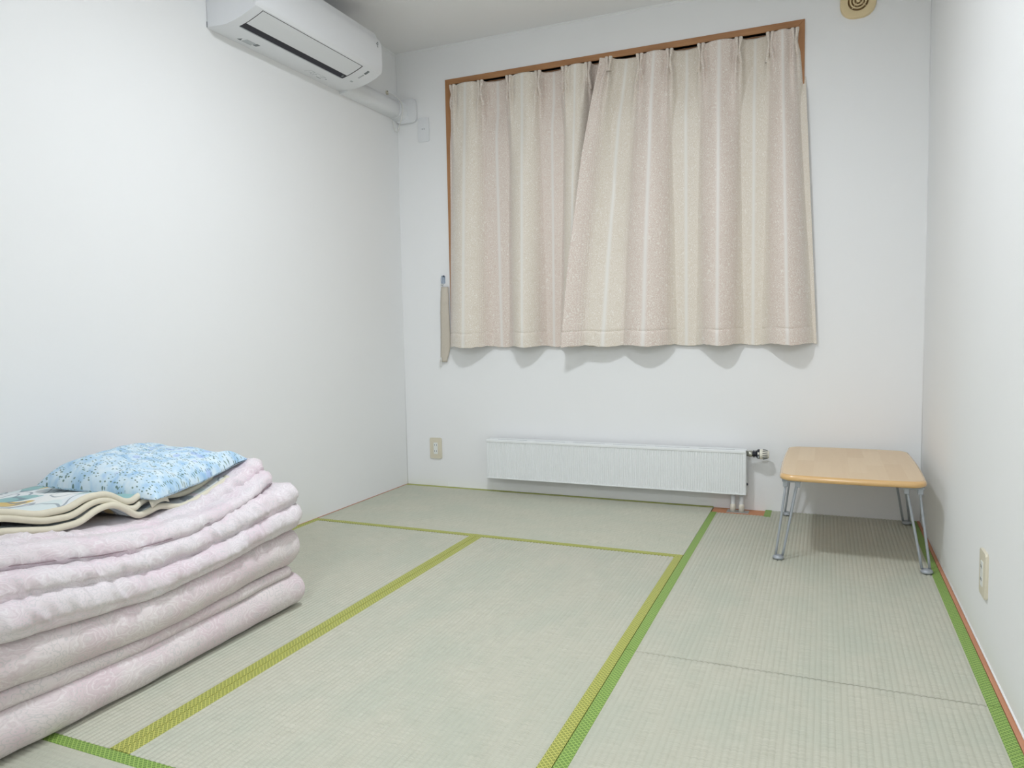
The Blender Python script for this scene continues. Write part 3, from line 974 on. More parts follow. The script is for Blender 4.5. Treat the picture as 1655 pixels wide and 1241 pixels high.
# ------------------------------------------------------------------ wall plates
def slots(par, cx, cz, gap, plane, w_=0.0022, h=0.008):
    for s in (-1, 1):
        if plane[0] == 'y':
            box('pin_slot', (cx + s * gap - w_ / 2, plane[1] - 0.0005, cz - h / 2), (cx + s * gap + w_ / 2, plane[1] + 0.002, cz + h / 2), M['mark_dark'], par)
        else:
            box('pin_slot', (plane[1] - 0.0005, cx + s * gap - w_ / 2, cz - h / 2), (plane[1] + 0.002, cx + s * gap + w_ / 2, cz + h / 2), M['mark_dark'], par)
up = tag(empty('wall_outlet', (0.170, 0, 1.957)), 'white single outlet plate high in the corner below the duct', 'outlet')
o = prism('plate', rrect(0.136, 1.957, 0.206, 2.090, 0.008), 'y', -0.008, 0, M['plate_white'], up, bev=0.003, seg=3); autosmooth(o, 0.5)
ins = prism('receptacle', rrect(0.159, 2.008, 0.183, 2.042, 0.003), 'y', -0.0088, -0.007, M['plate_white'], up, bev=0.0004)
slots(ins, 0.171, 2.027, 0.0058, ('y', -0.0088))
lp = tag(empty('wall_outlet', (0.197, 0, 0.161)), 'beige double outlet plate low on the wall left of the radiator', 'outlet')
o = prism('plate', rrect(0.160, 0.161, 0.235, 0.281, 0.006), 'y', -0.008, 0, M['plate_beige'], lp, bev=0.003, seg=3); autosmooth(o, 0.5)
ins = prism('receptacle', rrect(0.185, 0.188, 0.211, 0.254, 0.002), 'y', -0.0095, -0.007, M['socket'], lp, bev=0.0006)
slots(ins, 0.198, 0.240, 0.0062, ('y', -0.0095))
slots(ins, 0.198, 0.205, 0.0062, ('y', -0.0095))
rp = tag(empty('wall_outlet', (W, -1.443, 0.158)), 'beige outlet plate with white sockets on the right wall', 'outlet')
o = prism('plate', rrect(-1.484, 0.158, -1.406, 0.280, 0.006), 'x', W - 0.008, W, M['plate_beige'], rp, bev=0.003, seg=3); autosmooth(o, 0.5)
ins = prism('receptacle', rrect(-1.457, 0.185, -1.431, 0.252, 0.002), 'x', W - 0.010, W - 0.007, M['socket'], rp, bev=0.0006)
slots(ins, -1.444, 0.238, 0.0062, ('x', W - 0.0101), h=0.008)
slots(ins, -1.444, 0.203, 0.0062, ('x', W - 0.0101), h=0.008)

# ------------------------------------------------------------------ round vent
vc = (2.378, 0, 2.311)
vt = tag(empty('wall_vent', vc), 'cream round ventilation cover high on the wall right of the window', 'vent')
def squircle(r, p, n=64):
    out = []
    for k in range(n):
        a = 2 * PI * k / n
        c, s = math.cos(a), math.sin(a)
        q = (abs(c) ** p + abs(s) ** p) ** (-1 / p)
        out.append((r * q * c, r * q * s))
    return out
# plate as a ring from the squircle outline to the round throat
V, F = [], []
so = squircle(0.0735, 2.5)
prs = [(1.0, None, 0.0), (1.0, None, -0.010), (0.965, None, -0.014), (None, 0.047, -0.0155), (None, 0.044, -0.0145), (None, 0.042, -0.011), (None, 0.041, -0.003)]
n = 64
for k_, r_, y in prs:
    for i in range(n):
        a = 2 * PI * i / n
        if k_ is not None:
            V.append((vc[0] + so[i][0] * k_, y, vc[2] + so[i][1] * k_))
        else:
            V.append((vc[0] + r_ * math.cos(a), y, vc[2] + r_ * math.sin(a)))
for j in range(len(prs) - 1):
    for i in range(n):
        F.append((j * n + i, j * n + (i + 1) % n, (j + 1) * n + (i + 1) % n, (j + 1) * n + i))
o = fromdata('cover_plate', V, F, M['vent'], vt)
autosmooth(o, 0.6)
lathe('throat', [(0.0, -0.002), (0.0415, -0.002), (0.0415, -0.0035), (0.0, -0.0035)], 'y', vc, M['vent_dark'], vt, 48)
def torus(name, R_, r_, y, mat, par):
    bm = bmesh.new()
    pts = [(vc[0] + R_ * math.cos(2 * PI * k / 48), y, vc[2] + R_ * math.sin(2 * PI * k / 48)) for k in range(49)]
    tube_into(bm, pts, r_, 8, False)
    bmesh.ops.remove_doubles(bm, verts=bm.verts, dist=1e-5)
    return frombm(name, bm, mat, par, None, True)
torus('ring', 0.0315, 0.0036, -0.012, M['vent'], vt)
torus('ring', 0.0185, 0.0036, -0.013, M['vent'], vt)
lathe('centre_knob', [(0.0, -0.004), (0.0085, -0.004), (0.0085, -0.014), (0.006, -0.017), (0.0, -0.017)], 'y', vc, M['vent'], vt, 24)
for k in range(4):
    a = PI / 4 + k * PI / 2 + 0.12
    tube('spoke', [(vc[0] + 0.006 * math.cos(a), -0.009, vc[2] + 0.006 * math.sin(a)), (vc[0] + 0.043 * math.cos(a), -0.009, vc[2] + 0.043 * math.sin(a))], 0.0022, M['vent'], vt, 6)

# ------------------------------------------------------------------ radiator
RX0, RX1, RZ0, RZ1, RY0, RY1 = 0.563, 1.921, 0.089, 0.302, -0.100, -0.034
ra = tag(empty('radiator', ((RX0 + RX1) / 2, RY0 / 2, RZ0)), 'long low white panel radiator with fine vertical ribs', 'radiator')
box('body', (RX0 + 0.003, RY0 + 0.008, RZ0 + 0.004), (RX1 - 0.002, RY1, RZ1 - 0.006), M['radiator_in'], ra, bev=0.003)
V, F = [], []
pitch = 0.0111
nr = int((RX1 - RX0 - 0.012) / pitch)
xs_ = []
x = RX0 + 0.006
V_prof = []
for i in range(nr):
    for q, h in ((0.0, 0.0), (0.30, 0.0), (0.42, 0.0022), (0.58, 0.0022), (0.70, 0.0)):
        V_prof.append((x + (i + q) * pitch, -h))
V_prof = [(RX0, 0.004), (RX0 + 0.001, 0.0)] + V_prof + [(RX1 - 0.001, 0.0), (RX1, 0.004)]
for px_, dy in V_prof:
    for z, yy in ((RZ0, RY0 + 0.006), (RZ0 + 0.003, RY0 + dy * 0.0 + 0.0005), (RZ0 + 0.006, RY0 - 0.0 + (-dy if dy < 0 else dy)), (RZ1 - 0.018, RY0 + (-dy if dy < 0 else dy)), (RZ1 - 0.015, RY0 + 0.0005)):
        V.append((px_, yy, z))
m_ = 5
for i in range(len(V_prof) - 1):
    for k in range(m_ - 1):
        a = i * m_ + k
        F.append((a, a + m_, a + m_ + 1, a + 1))
fromdata('ribbed_front', V, F, M['radiator'], ra)
box('bottom_lip', (RX0, RY0 - 0.0012, RZ0 - 0.001), (RX1, RY0 + 0.004, RZ0 + 0.0055), M['radiator'], ra, bev=0.001)
# top cover: front bead and grille bars over a shadowed gap
box('top_bead', (RX0 - 0.001, RY0 - 0.003, RZ1 - 0.016), (RX1 + 0.001, RY0 + 0.010, RZ1), M['radiator'], ra, bev=0.004)
box('top_cover', (RX0 + 0.001, RY0 + 0.010, RZ1 - 0.008), (RX1, RY1 - 0.002, RZ1 - 0.0015), M['radiator'], ra, bev=0.001)
box('top_rear_bead', (RX0 + 0.004, RY1 - 0.008, RZ1 - 0.01), (RX1, RY1 + 0.002, RZ1 - 0.0005), M['radiator'], ra, bev=0.002)
for k in range(6):
    gx = RX0 + 0.06 + k * 0.215
    box('grille_slit', (gx, RY0 + 0.024, RZ1 - 0.0022), (gx + 0.17, RY0 + 0.030, RZ1 - 0.0012), M['mark_light'], ra)
box('side_cap', (RX1 - 0.002, RY0 + 0.004, RZ0), (RX1 + 0.0015, RY1, RZ1 - 0.012), M['radiator'], ra, bev=0.001)
box('side_cap', (RX0 - 0.0015, RY0 + 0.004, RZ0), (RX0 + 0.002, RY1, RZ1 - 0.012), M['radiator'], ra, bev=0.001)
for bx in (0.72, 1.24, 1.76):
    box('wall_bracket', (bx, RY1 - 0.001, 0.12), (bx + 0.03, 0, 0.27), M['radiator_in'], ra)
lathe('bleed_plug', [(0.0, 0.0), (0.006, 0.0), (0.006, 0.004), (0.004, 0.0065), (0.0, 0.0065)], 'x', (RX1 + 0.001, -0.066, 0.135), M['mark_dark'], ra, 14)
lathe('drain_plug', [(0.0, 0.0), (0.006, 0.0), (0.005, -0.007), (0.0, -0.007)], 'z', (RX0 + 0.12, -0.07, RZ0 + 0.004), M['mark_grey'], ra, 14)
# thermostatic valve
VC = (RX1, -0.066, 0.2835)
tv = lathe('valve_body', [(0.0, 0.0), (0.013, 0.0), (0.013, 0.010), (0.015, 0.011), (0.0155, 0.013), (0.0155, 0.026), (0.014, 0.028), (0.0, 0.028)], 'x', VC, M['nickel'], ra, 12)
bp = [(0.0, 0.027), (0.012, 0.027)]
for k in range(3):
    h0 = 0.030 + k * 0.0062
    bp += [(0.012, h0), (0.0178, h0 + 0.0004), (0.0178, h0 + 0.0024), (0.012, h0 + 0.0028)]
bp += [(0.014, 0.048), (0.0, 0.048)]
lathe('valve_fins', bp, 'x', VC, M['black'], ra, 28, smooth=False)
o = lathe('valve_collar', [(0.0, 0.047), (0.018, 0.047), (0.0225, 0.051), (0.023, 0.062), (0.0, 0.062)], 'x', VC, M['black'], ra, 32)
autosmooth(o, 0.5)
prism('scale_mark', [(0.0, 0.0)] and [(VC[0] + 0.0515, VC[2] + 0.001), (VC[0] + 0.0595, VC[2] + 0.001), (VC[0] + 0.0595, VC[2] + 0.012), (VC[0] + 0.0515, VC[2] + 0.012)], 'y', VC[1] - 0.0238, VC[1] - 0.019, M['knob'], ra, bev=0.0008)
prism('scale_mark', [(VC[0] + 0.053, VC[2] - 0.016), (VC[0] + 0.0575, VC[2] - 0.016), (VC[0] + 0.0575, VC[2] - 0.003), (VC[0] + 0.053, VC[2] - 0.003)], 'y', VC[1] - 0.0232, VC[1] - 0.015, M['mark_light'], ra, bev=0.0006)
o = lathe('valve_knob', [(0.0, 0.061), (0.0230, 0.061), (0.0236, 0.066), (0.0232, 0.074), (0.0205, 0.088), (0.0172, 0.099), (0.0150, 0.1015), (0.0, 0.1015)], 'x', VC, M['knob'], ra, 40)
autosmooth(o, 0.6)
for k in range(14):
    a = 2 * PI * k / 14 + 0.11
    pts = []
    for (r_, h_) in ((0.0232, 0.074), (0.0206, 0.088), (0.0178, 0.0965)):
        pts.append(Vector(VC) + Vector((h_, r_ * math.cos(a), r_ * math.sin(a))))
    tube('knob_slot', pts, [0.0017, 0.0017, 0.0013], M['mark_dark'], o, 6)
# pipes and floor plate
for px_ in (1.858, 1.898):
    tube('pipe', [(px_, -0.058, -0.002), (px_, -0.058, 0.080)], 0.0105 if px_ < 1.88 else 0.0095, M['plate_white'], ra, 18)
    lathe('pipe_union', [(0.0, 0.0), (0.015, 0.0), (0.015, 0.008), (0.012, 0.012), (0.0, 0.012)], 'z', (px_, -0.058, 0.078), M['steel'], ra, 6, smooth=False)
    lathe('pipe_sleeve', [(0.0, 0.0), (0.0135, 0.0), (0.0125, 0.03), (0.0105, 0.036), (0.0, 0.036)], 'z', (px_, -0.058, -0.001), M['knob'], ra, 18)
box('floor_plate', (1.831, -0.086, -0.004), (1.932, -0.034, -0.0005), M['steel'], ra, bev=0.0008)

# ------------------------------------------------------------------ low folding table
TX0, TX1, TY0, TY1, TZ = 2.100, 2.609, -0.792, -0.050, 0.328
tcx, tcy = (TX0 + TX1) / 2, (TY0 + TY1) / 2
tbl = tag(empty('folding_table', (tcx, tcy, 0)), 'low folding table with light wood top and silver hairpin legs', 'table')
def table_outline(inset=0.0, n=10):
    hw, hd, r = (TX1 - TX0) / 2 - 0.008 - inset, (TY1 - TY0) / 2 - 0.012 - inset, max(0.004, 0.045 - inset)
    pts = []
    for sx, sy, a0 in ((1, -1, -PI / 2), (1, 1, 0), (-1, 1, PI / 2), (-1, -1, PI)):
        for k in range(n + 1):
            a = a0 + PI / 2 * k / n
            pts.append([sx * (hw - r) + r * math.cos(a), sy * (hd - r) + r * math.sin(a)])
    # fill long sides so that they can bow outwards
    full = []
    for i, p_ in enumerate(pts):
        q_ = pts[(i + 1) % len(pts)]
        L = math.hypot(q_[0] - p_[0], q_[1] - p_[1])
        m2 = max(1, int(L / 0.03))
        for k in range(m2):
            full.append([p_[0] + (q_[0] - p_[0]) * k / m2, p_[1] + (q_[1] - p_[1]) * k / m2])
    out = []
    for x, y in full:
        bx = 0.008 * (1 - (y / hd) ** 2) * math.copysign(1, x) * min(1, abs(x) / (hw * 0.8))
        by = 0.012 * (1 - (x / hw) ** 2) * math.copysign(1, y) * min(1, abs(y) / (hd * 0.8))
        out.append((tcx + x + bx, tcy + y + by))
    return out
base_o = table_outline(0)
V, F = [], []
cen = Vector((tcx, tcy))
lev = [(0.016, TZ - 0.024), (0.006, TZ - 0.023), (0.0018, TZ - 0.0195), (0.0, TZ - 0.0135), (0.0010, TZ - 0.008), (0.0032, TZ - 0.0035), (0.0065, TZ - 0.0008), (0.010, TZ)]
for ins_, z in lev:
    for x, y in base_o:
        d = Vector((x, y)) - cen
        q = Vector((x - math.copysign(min(ins_, abs(d.x)), d.x) * abs(d.x) / max(abs(d.x), abs(d.y) * 0.69, 1e-6) ** 1.0, y - math.copysign(ins_, d.y) * min(1, abs(d.y) / max(abs(d.y), abs(d.x) * 1.45, 1e-6))))
        V.append((q.x, q.y, z))
n = len(base_o)
for i in range(len(lev) - 1):
    for k in range(n):
        F.append((i * n + k, i * n + (k + 1) % n, (i + 1) * n + (k + 1) % n, (i + 1) * n + k))
F.append(list(range(n))[::-1])
edge = fromdata('bullnose_edge', V, F, M['table_edge'], tbl, smooth=True)
edge['label'] = 'rounded golden wood rim'
top_o = [(v[0], v[1]) for v in V[-n:]]
o = prism('tabletop', top_o, 'z', TZ - 0.012, TZ + 0.0002, M['table_wood'], tbl)
# four hairpin legs
def table_leg(sx, sy):
    lx = tcx + sx * 0.205
    ly = tcy + sy * 0.318
    fx, fy = tcx + sx * 0.249, tcy + sy * 0.352
    br = boxes('leg', [((lx - 0.034, ly - 0.016, TZ - 0.0262), (lx + 0.034, ly + 0.016, TZ - 0.0235)),
                       ((lx - 0.031, ly - 0.011, TZ - 0.052), (lx - 0.013, ly + 0.011, TZ - 0.0255)),
                       ((lx + 0.013, ly - 0.011, TZ - 0.052), (lx + 0.031, ly + 0.011, TZ - 0.0255)),
                       ((lx - 0.034, ly - 0.0115, TZ - 0.034), (lx + 0.034, ly + 0.0115, TZ - 0.0262))], M['leg'], tbl, 0.003)
    for s in (-1, 1):
        tube('rod', spline([(lx + s * 0.022, ly, TZ - 0.032), (lx + s * 0.019 + (fx - lx) * 0.12, ly + (fy - ly) * 0.12, TZ - 0.075), (fx + s * 0.0125 - sx * 0.003, fy, 0.016)], 8), 0.0046, M['leg'], br, 12)
        tube('pivot', [(lx + s * 0.0305, ly, TZ - 0.034), (lx + s * 0.0155, ly, TZ - 0.034)], 0.003, M['mark_dark'], br, 8)
    lathe('foot', [(0.0, 0.0014), (0.017, 0.0014), (0.0205, 0.004), (0.0205, 0.009), (0.017, 0.014), (0.009, 0.0175), (0.0, 0.018)], 'z', (fx, fy, 0), M['leg'], br, 24)
    return br
for sx in (-1, 1):
    for sy in (-1, 1):
        table_leg(sx, sy)

# ------------------------------------------------------------------ folded bedding
def prof_fn(pts):
    ys = [p[0] for p in pts]; zs = [p[1] for p in pts]
    o_ = np.argsort(ys)
    ys = np.array(ys)[o_]; zs = np.array(zs)[o_]
    def f(y):
        # smooth interpolation (average of shifted linear lookups)
        return float(np.mean([np.interp(y + d, ys, zs) for d in (-0.06, -0.03, 0, 0.03, 0.06)]))
    return f
zA = prof_fn([(-3, 0.0), (-1.5, 0.0)])
zB = prof_fn([(-2.9, .112), (-2.768, .110), (-2.619, .101), (-2.382, .094), (-2.185, .100), (-1.902, .112), (-1.75, .108)])
zC = prof_fn([(-2.9, .150), (-2.765, .148), (-2.544, .130), (-2.318, .122), (-2.07, .138), (-1.901, .142), (-1.75, .140)])
zD = prof_fn([(-2.9, .266), (-2.771, .260), (-2.655, .249), (-2.502, .232), (-2.33, .226), (-2.10, .245), (-1.917, .266), (-1.75, .268)])
zE = prof_fn([(-2.9, .345), (-2.759, .341), (-2.625, .330), (-2.535, .313), (-2.401, .290), (-2.28, .287), (-2.072, .305), (-1.882, .336), (-1.75, .345)])
zF = prof_fn([(-2.9, .400), (-2.737, .391), (-2.549, .357), (-2.385, .338), (-2.192, .345), (-2.034, .369), (-1.934, .396), (-1.75, .405)])
zG = prof_fn([(-2.9, .452), (-2.702, .440), (-2.556, .415), (-2.458, .394), (-2.264, .383), (-2.038, .390), (-1.916, .440), (-1.75, .462)])
zH = prof_fn([(-2.9, .470), (-2.67, .450), (-2.434, .405), (-2.32, .397), (-2.219, .393), (-2.056, .405), (-1.929, .465), (-1.84, .490), (-1.75, .485)])

def slab(name, par, mat, y0, y1, zb, zt, xr, xl=0.03, rc=0.06, puff=1.0, wr=0.004, puck=0.0, seed=0.0, bulge=0.0, lip=0.0, ridge=0.0, hollow=0.0):
    """one folded layer of bedding: rounded fold along +x, softened ends"""
    ny = int((y1 - y0) / 0.0045)
    V, F, U = [], [], []
    na, nt, nb, nl = 18, 34, 12, 6
    sec = []
    for k in range(nb):
        sec.append(('b', k / nb))
    for k in range(na):
        sec.append(('a', k / na))
    for k in range(nt):
        sec.append(('t', k / nt))
    for k in range(nl):
        sec.append(('l', k / nl))
    n = len(sec)
    for i in range(ny + 1):
        y = y0 + (y1 - y0) * i / ny
        dend = min(y - y0, y1 - y)
        q = max(0.0, 1 - dend / rc)
        ef = math.sqrt(max(0.0, 1 - q * q))          # 0 at the very end
        hz = 0.12 + 0.88 * ef ** 0.8 if not hollow else 0.62 + 0.38 * ef ** 0.8
        zb_, zt_ = zb(y), zt(y)
        mid, hh = (zb_ + zt_) / 2, (zt_ - zb_) / 2 * hz
        X = xr(y) - rc * 0.75 * (1 - ef) + 0.006 * noise.noise((y * 5, seed, 1.0))
        arc = 0.0
        pv = None
        for kind, q in sec:
            r = hh
            if kind == 'b':
                x, z = xl + hh + (X - r - xl - hh) * q, mid - hh
                nx, nz = 0, -1
            elif kind == 'a':
                a = -PI / 2 + PI * q
                x, z = X - r + r * math.cos(a) * (1 + bulge), mid + r * math.sin(a)
                nx, nz = math.cos(a), math.sin(a)
            elif kind == 't':
                x, z = X - r + (xl + hh - (X - r)) * q ** 1.5, mid + hh
                nx, nz = 0, 1
            else:
                a = PI / 2 + PI * q
                x, z = xl + hh + hh * math.cos(a), mid + hh * math.sin(a)
                nx, nz = math.cos(a), math.sin(a)
            if kind in 'at':
                big = noise.noise((x * 7 + seed, y * 6, z * 7))
                med = noise.noise((x * 22, y * 16 + seed, z * 22))
                d = wr * (0.9 * big + 0.7 * med) * puff
                # puckers run down across the edge of the fold
                if puck and kind == 'a':
                    wgt = math.exp(-((q - 0.62) / 0.30) ** 2)
                    pk = 0.7 - 2.2 * abs(noise.noise((y * 24 + z * 16 + seed, z * 9, seed * 2))) + 0.55 * noise.noise((y * 70 + z * 30, z * 20, 5 + seed))
                    d += puck * wgt * pk
                elif puck and kind == 't' and q < 0.5:
                    wgt = (1 - q / 0.5) ** 2
                    pk = 0.7 - 2.2 * abs(noise.noise((y * 24 + z * 16 + seed, x * 7 + z * 9, seed * 2)))
                    d += puck * wgt * pk * 0.8
                if lip and kind == 'a':
                    d -= lip * math.exp(-((q - 0.36) / 0.06) ** 2)
                if ridge and kind in 'at':
                    # soft pulled folds lengthwise near the edge
                    d += ridge * math.sin(x * 90 + 2.0 * noise.noise((y * 4, seed, 2)) * 3) * 0.5
                x += nx * d
                z += nz * d
            if pv is not None:
                arc += math.hypot(x - pv[0], z - pv[1])
            pv = (x, z)
            V.append((max(x, 0.008), y, max(z, 0.0015)))
            U.append((y + seed * 0.37, arc + seed * 0.21))
    for i in range(ny):
        for k in range(n):
            F.append((i * n + k, (i + 1) * n + k, (i + 1) * n + (k + 1) % n, i * n + (k + 1) % n))
    F.append(list(range(n)))
    if hollow:
        # open, tucked end of the far side: rim turning in to a hollow
        last = [V[ny * n + k] for k in range(n)]
        cx_ = sum(p_[0] for p_ in last) / n; cz_ = sum(p_[2] for p_ in last) / n
        st = ny * n
        for sc_, dy_ in ((0.90, 0.004), (0.74, -0.004), (0.66, -hollow)):
            for k in range(n):
                p_ = last[k]
                V.append((cx_ + (p_[0] - cx_) * (1 - (1 - sc_) * 0.12), p_[1] + dy_, cz_ + (p_[2] - cz_) * sc_))
                U.append(U[ny * n + k])
            for k in range(n):
                F.append((st + k, st + n + k, st + n + (k + 1) % n, st + (k + 1) % n))
            st += n
        F.append(list(range(st, st + n))[::-1])
    else:
        F.append(list(range(ny * n, (ny + 1) * n))[::-1])
    me = bpy.data.meshes.new(name)
    me.from_pydata(V, [], F)
    ul = me.uv_layers.new(name='UVMap')
    for lp_ in me.loops:
        ul.data[lp_.index].uv = U[lp_.vertex_index]
    bm = bmesh.new(); bm.from_mesh(me); bmesh.ops.recalc_face_normals(bm, faces=bm.faces); bm.to_mesh(me); bm.free()
    return link(name, me, mat, par, None, True)

mt = tag(empty('futon_mattress', (0.36, -2.3, 0)), 'pale pink paisley futon mattress folded in three on the floor mats', 'mattress')
slab('folded_layer', mt, M['mattress'], -2.86, -1.790, zA, lambda y: zB(y) + 0.004, lambda y: 0.700 + 0.004 * math.sin(y * 7), rc=0.028, wr=0.0025, seed=1.0, bulge=0.02)
slab('folded_layer', mt, M['mattress'], -2.85, -1.835, lambda y: zB(y) - 0.003, lambda y: zC(y) + 0.003, lambda y: 0.683, rc=0.02, wr=0.0015, seed=2.0)
slab('folded_layer', mt, M['mattress'], -2.87, -1.788, lambda y: zC(y) - 0.004, lambda y: zD(y) + 0.006, lambda y: 0.702 + 0.004 * math.sin(y * 5 + 1), rc=0.06, wr=0.0035, seed=3.0, bulge=0.04)

dv = tag(empty('comforter', (0.36, -2.26, 0.24)), 'puffy pale pink comforter folded in layers on top of the mattress', 'comforter')
slab('folded_layer', dv, M['duvet'], -2.790, -1.800, lambda y: zD(y) - 0.004, lambda y: zE(y) + 0.004, lambda y: 0.712 + 0.012 * sstep(-2.45, -2.75, y), rc=0.045, wr=0.005, puck=0.011, seed=4.0, bulge=0.05, lip=0.006, hollow=0.02)
slab('folded_layer', dv, M['duvet'], -2.800, -1.785, lambda y: zE(y) - 0.006, lambda y: zF(y) + 0.004, lambda y: 0.692 + 0.006 * math.sin(y * 9), rc=0.05, wr=0.005, puck=0.011, seed=5.5, bulge=0.05, lip=0.006, hollow=0.025)
slab('folded_layer', dv, M['duvet'], -2.790, -1.835, lambda y: zF(y) - 0.006, lambda y: zG(y) + 0.002, lambda y: 0.660 + 0.006 * math.sin(y * 8 + 1) - 0.03 * sstep(-1.97, -1.83, y), rc=0.04, wr=0.005, puck=0.008, seed=6.5, bulge=0.02, lip=0.004, hollow=0.02)
slab('folded_layer', dv, M['duvet'], -2.780, -1.822, lambda y: zG(y) - 0.030, lambda y: zH(y) + 0.000, lambda y: 0.596 + 0.010 * math.sin(y * 13) - 0.03 * sstep(-1.97, -1.83, y), rc=0.03, wr=0.008, puck=0.011, seed=7.7, bulge=0.0, hollow=0.03)
# grey seam line along the third fold
pts = []
for i in range(90):
    y = -2.775 + 0.91 * i / 89
    zb_, zt_ = zF(y) - 0.006, zG(y) + 0.002
    r = (zt_ - zb_) / 2
    a = -0.22 + 0.16 * noise.noise((y * 9, 2.0, 0))
    xr_ = 0.660 + 0.006 * math.sin(y * 8 + 1) - 0.03 * sstep(-1.97, -1.83, y) + 0.006 * noise.noise((y * 5, 6.5, 1.0))
    pts.append((xr_ - r + (r + 0.0015) * math.cos(a) * 1.02, y, (zb_ + zt_) / 2 + (r + 0.001) * math.sin(a)))
tube('seam', pts, 0.0014, M['seam'], dv, 6)

# blanket: three waving layers with cream piping on the edge
bk = tag(empty('blanket', (0.3, -2.38, 0.39)), 'printed teal and yellow blanket with cream edging folded under the pillow', 'blanket')
def smooth_path(pts):
    ys = np.array([p[0] for p in pts]); zs = np.array([p[1] for p in pts])
    def f(y):
        return float(np.mean([np.interp(y + d, ys, zs) for d in (-0.016, -0.008, 0, 0.008, 0.016)]))
    return f
LAY = [
    # (edge height along y, right edge x along y, first y, last y)
    ([(-2.80, .462), (-2.651, .455), (-2.536, .429), (-2.464, .428), (-2.411, .452), (-2.367, .455), (-2.331, .435), (-2.298, .404), (-2.262, .408), (-2.227, .418), (-2.187, .408), (-2.155, .398), (-2.105, .404), (-2.04, .420), (-1.965, .445)],
     [(-2.8, .54), (-2.2, .545), (-1.965, .545)], -2.80, -1.965, 0.0),
    ([(-2.80, .490), (-2.649, .487), (-2.550, .454), (-2.479, .449), (-2.419, .472), (-2.378, .469), (-2.331, .437), (-2.303, .424), (-2.262, .437), (-2.20, .434), (-2.10, .422), (-2.03, .436), (-1.99, .452)],
     [(-2.8, .538), (-2.30, .538), (-2.22, .505), (-1.99, .50)], -2.80, -1.99, 0.004),
    ([(-2.80, .505), (-2.648, .500), (-2.564, .472), (-2.486, .469), (-2.435, .487), (-2.378, .484), (-2.348, .465), (-2.321, .446), (-2.287, .452), (-2.255, .456), (-2.20, .452), (-2.10, .442), (-2.02, .455)],
     [(-2.8, .536), (-2.30, .536), (-2.24, .508), (-2.02, .49)], -2.80, -2.02, 0.008),
]
for li, (ed, rx, ya, yb, lift) in enumerate(LAY):
    fz = smooth_path(ed)
    fx = lambda y, rx=rx: float(np.interp(y, [p[0] for p in rx], [p[1] for p in rx]))
    ny, nx = 110, 34
    V, F, U = [], [], []
    flat = [0.412, 0.428, 0.446][li]
    for i in range(ny + 1):
        y = ya + (yb - ya) * i / ny
        xr_ = fx(y)
        for k in range(nx + 1):
            q = (k / nx) ** 1.3
            x = xr_ + (0.06 - xr_) * q
            f_ = math.exp(-(q / 0.55) ** 2)
            sink = zH(y) - 0.405
            z = fz(y) * f_ + (flat + sink * 0.8) * (1 - f_) + (0.010 * noise.noise((x * 9, y * 9, 3)) * (0.2 + q))
            z = max(z, zH(y) + 0.004 + 0.016 * li) if q > 0.25 else z
            V.append((x, y, z))
            U.append((x + li * 0.3, y))
    for i in range(ny):
        for k in range(nx):
            a = i * (nx + 1) + k
            F.append((a, a + 1, a + nx + 2, a + nx + 1))
    o = fromdata('blanket_layer', V, F, M['blanket'], bk, smooth=True, uvs=U)
    md = o.modifiers.new('thickness', 'SOLIDIFY'); md.thickness = 0.010; md.offset = 0.0
    pts = [(fx(y) + 0.002, y, fz(y)) for y in np.linspace(ya, yb, 120)]
    e_ = pts[-1]
    tail = [(e_[0] - 0.006, e_[1] + 0.006, e_[2]), (e_[0] - 0.02, e_[1] + 0.010, e_[2] + 0.001)]
    tube('piping', pts + tail, 0.0088, M['piping'], o, 12)
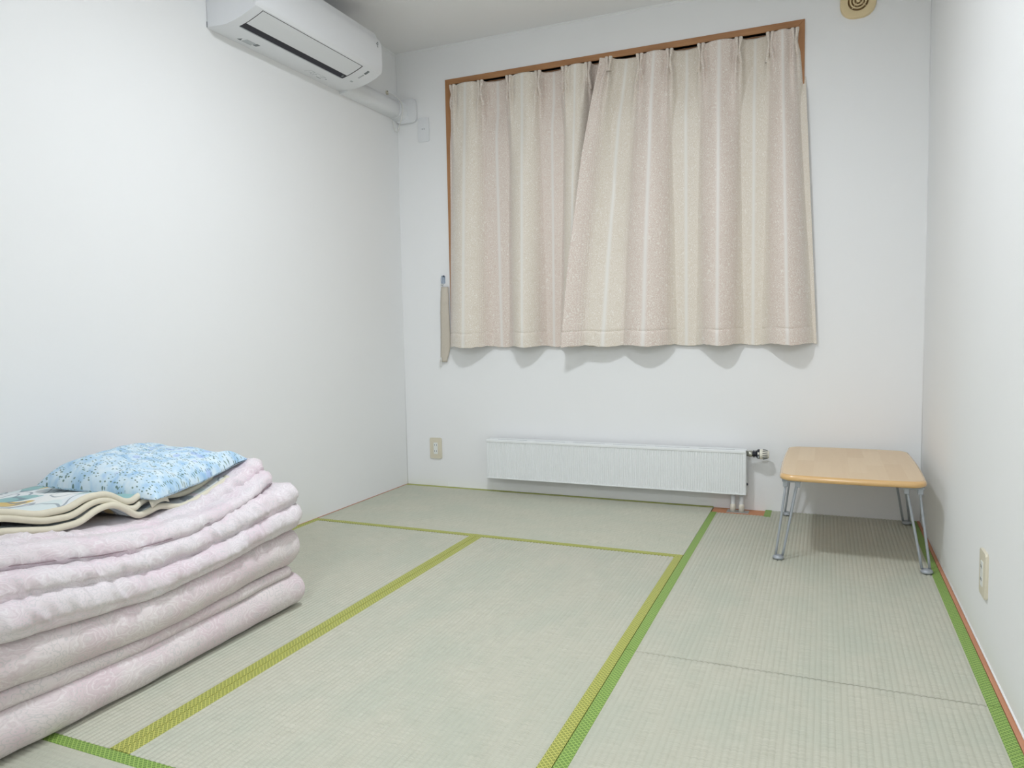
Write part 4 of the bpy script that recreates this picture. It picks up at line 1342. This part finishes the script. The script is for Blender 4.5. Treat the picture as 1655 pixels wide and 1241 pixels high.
# care label on the edge
V, F = [], []
for i in range(8):
    q = i / 7
    for k in range(2):
        V.append((0.556 - 0.012 * k + 0.004 * q, -2.255 + 0.055 * q, 0.418 + 0.022 * k + 0.012 * math.sin(q * 2.6)))
for i in range(7):
    F.append((2 * i, 2 * i + 1, 2 * i + 3, 2 * i + 2))
o = fromdata('care_label', V, F, M['piping'], bk, smooth=True)
md = o.modifiers.new('thickness', 'SOLIDIFY'); md.thickness = 0.001

# pillow
PC = Vector((0.362, -2.095, 0.0))
rot = math.radians(7.3)
N = 90
def pil(u, v, side):
    a = 0.205
    # concave sides, pulled-out corners
    px_ = u * a * (1 - 0.07 * (1 - v * v) + 0.0) 
    py_ = v * a * (1 - 0.06 * (1 - u * u))
    e = max(0.0, (1 - u ** 4) * (1 - v ** 4))
    h = e ** 0.55
    crown = 1.0 - 0.22 * (u * 0.9) - 0.10 * v
    wob = 0.010 * noise.noise((u * 1.7 + 3, v * 1.7, side)) + 0.006 * noise.noise((u * 4.2, v * 4.2 + 7, side))
    # drawn creases from the corners
    cre = 0.004 * math.sin(10 * (u - v) + 3 * noise.noise((u * 2, v * 2, 5))) * (abs(u * v)) ** 0.5
    x = PC.x + px_ * math.cos(rot) - py_ * math.sin(rot)
    y = PC.y + px_ * math.sin(rot) + py_ * math.cos(rot)
    zc = 0.470 + 0.010 * v - 0.012 * u + 0.020 * max(0, u) * max(0, v)
    if side > 0:
        z = zc + 0.070 * h * crown + (wob + cre) * h
    else:
        z = zc - 0.024 * h + 0.3 * wob * h
    # little ear at the far right corner
    z += 0.016 * math.exp(-(((u - 0.86) / 0.12) ** 2 + ((v - 0.80) / 0.22) ** 2)) * (1 if side > 0 else 0.4)
    return (x, y, z)
V, F, U = [], [], []
for side in (1, -1):
    st = len(V)
    for i in range(N + 1):
        for k in range(N + 1):
            u = math.sin((i / N - 0.5) * PI); v = math.sin((k / N - 0.5) * PI)
            u = 0.6 * u + 0.4 * (2 * i / N - 1); v = 0.6 * v + 0.4 * (2 * k / N - 1)
            V.append(pil(u, v, side)); U.append((u * 0.22, v * 0.22 + side))
    for i in range(N):
        for k in range(N):
            a = st + i * (N + 1) + k
            F.append((a, a + N + 1, a + N + 2, a + 1) if side > 0 else (a, a + 1, a + N + 2, a + N + 1))
tag(fromdata('pillow', V, F, M['pillow'], base=(PC.x, PC.y, 0.44), smooth=True, uvs=U), 'light blue floral pillow lying on top of the bedding', 'pillow')
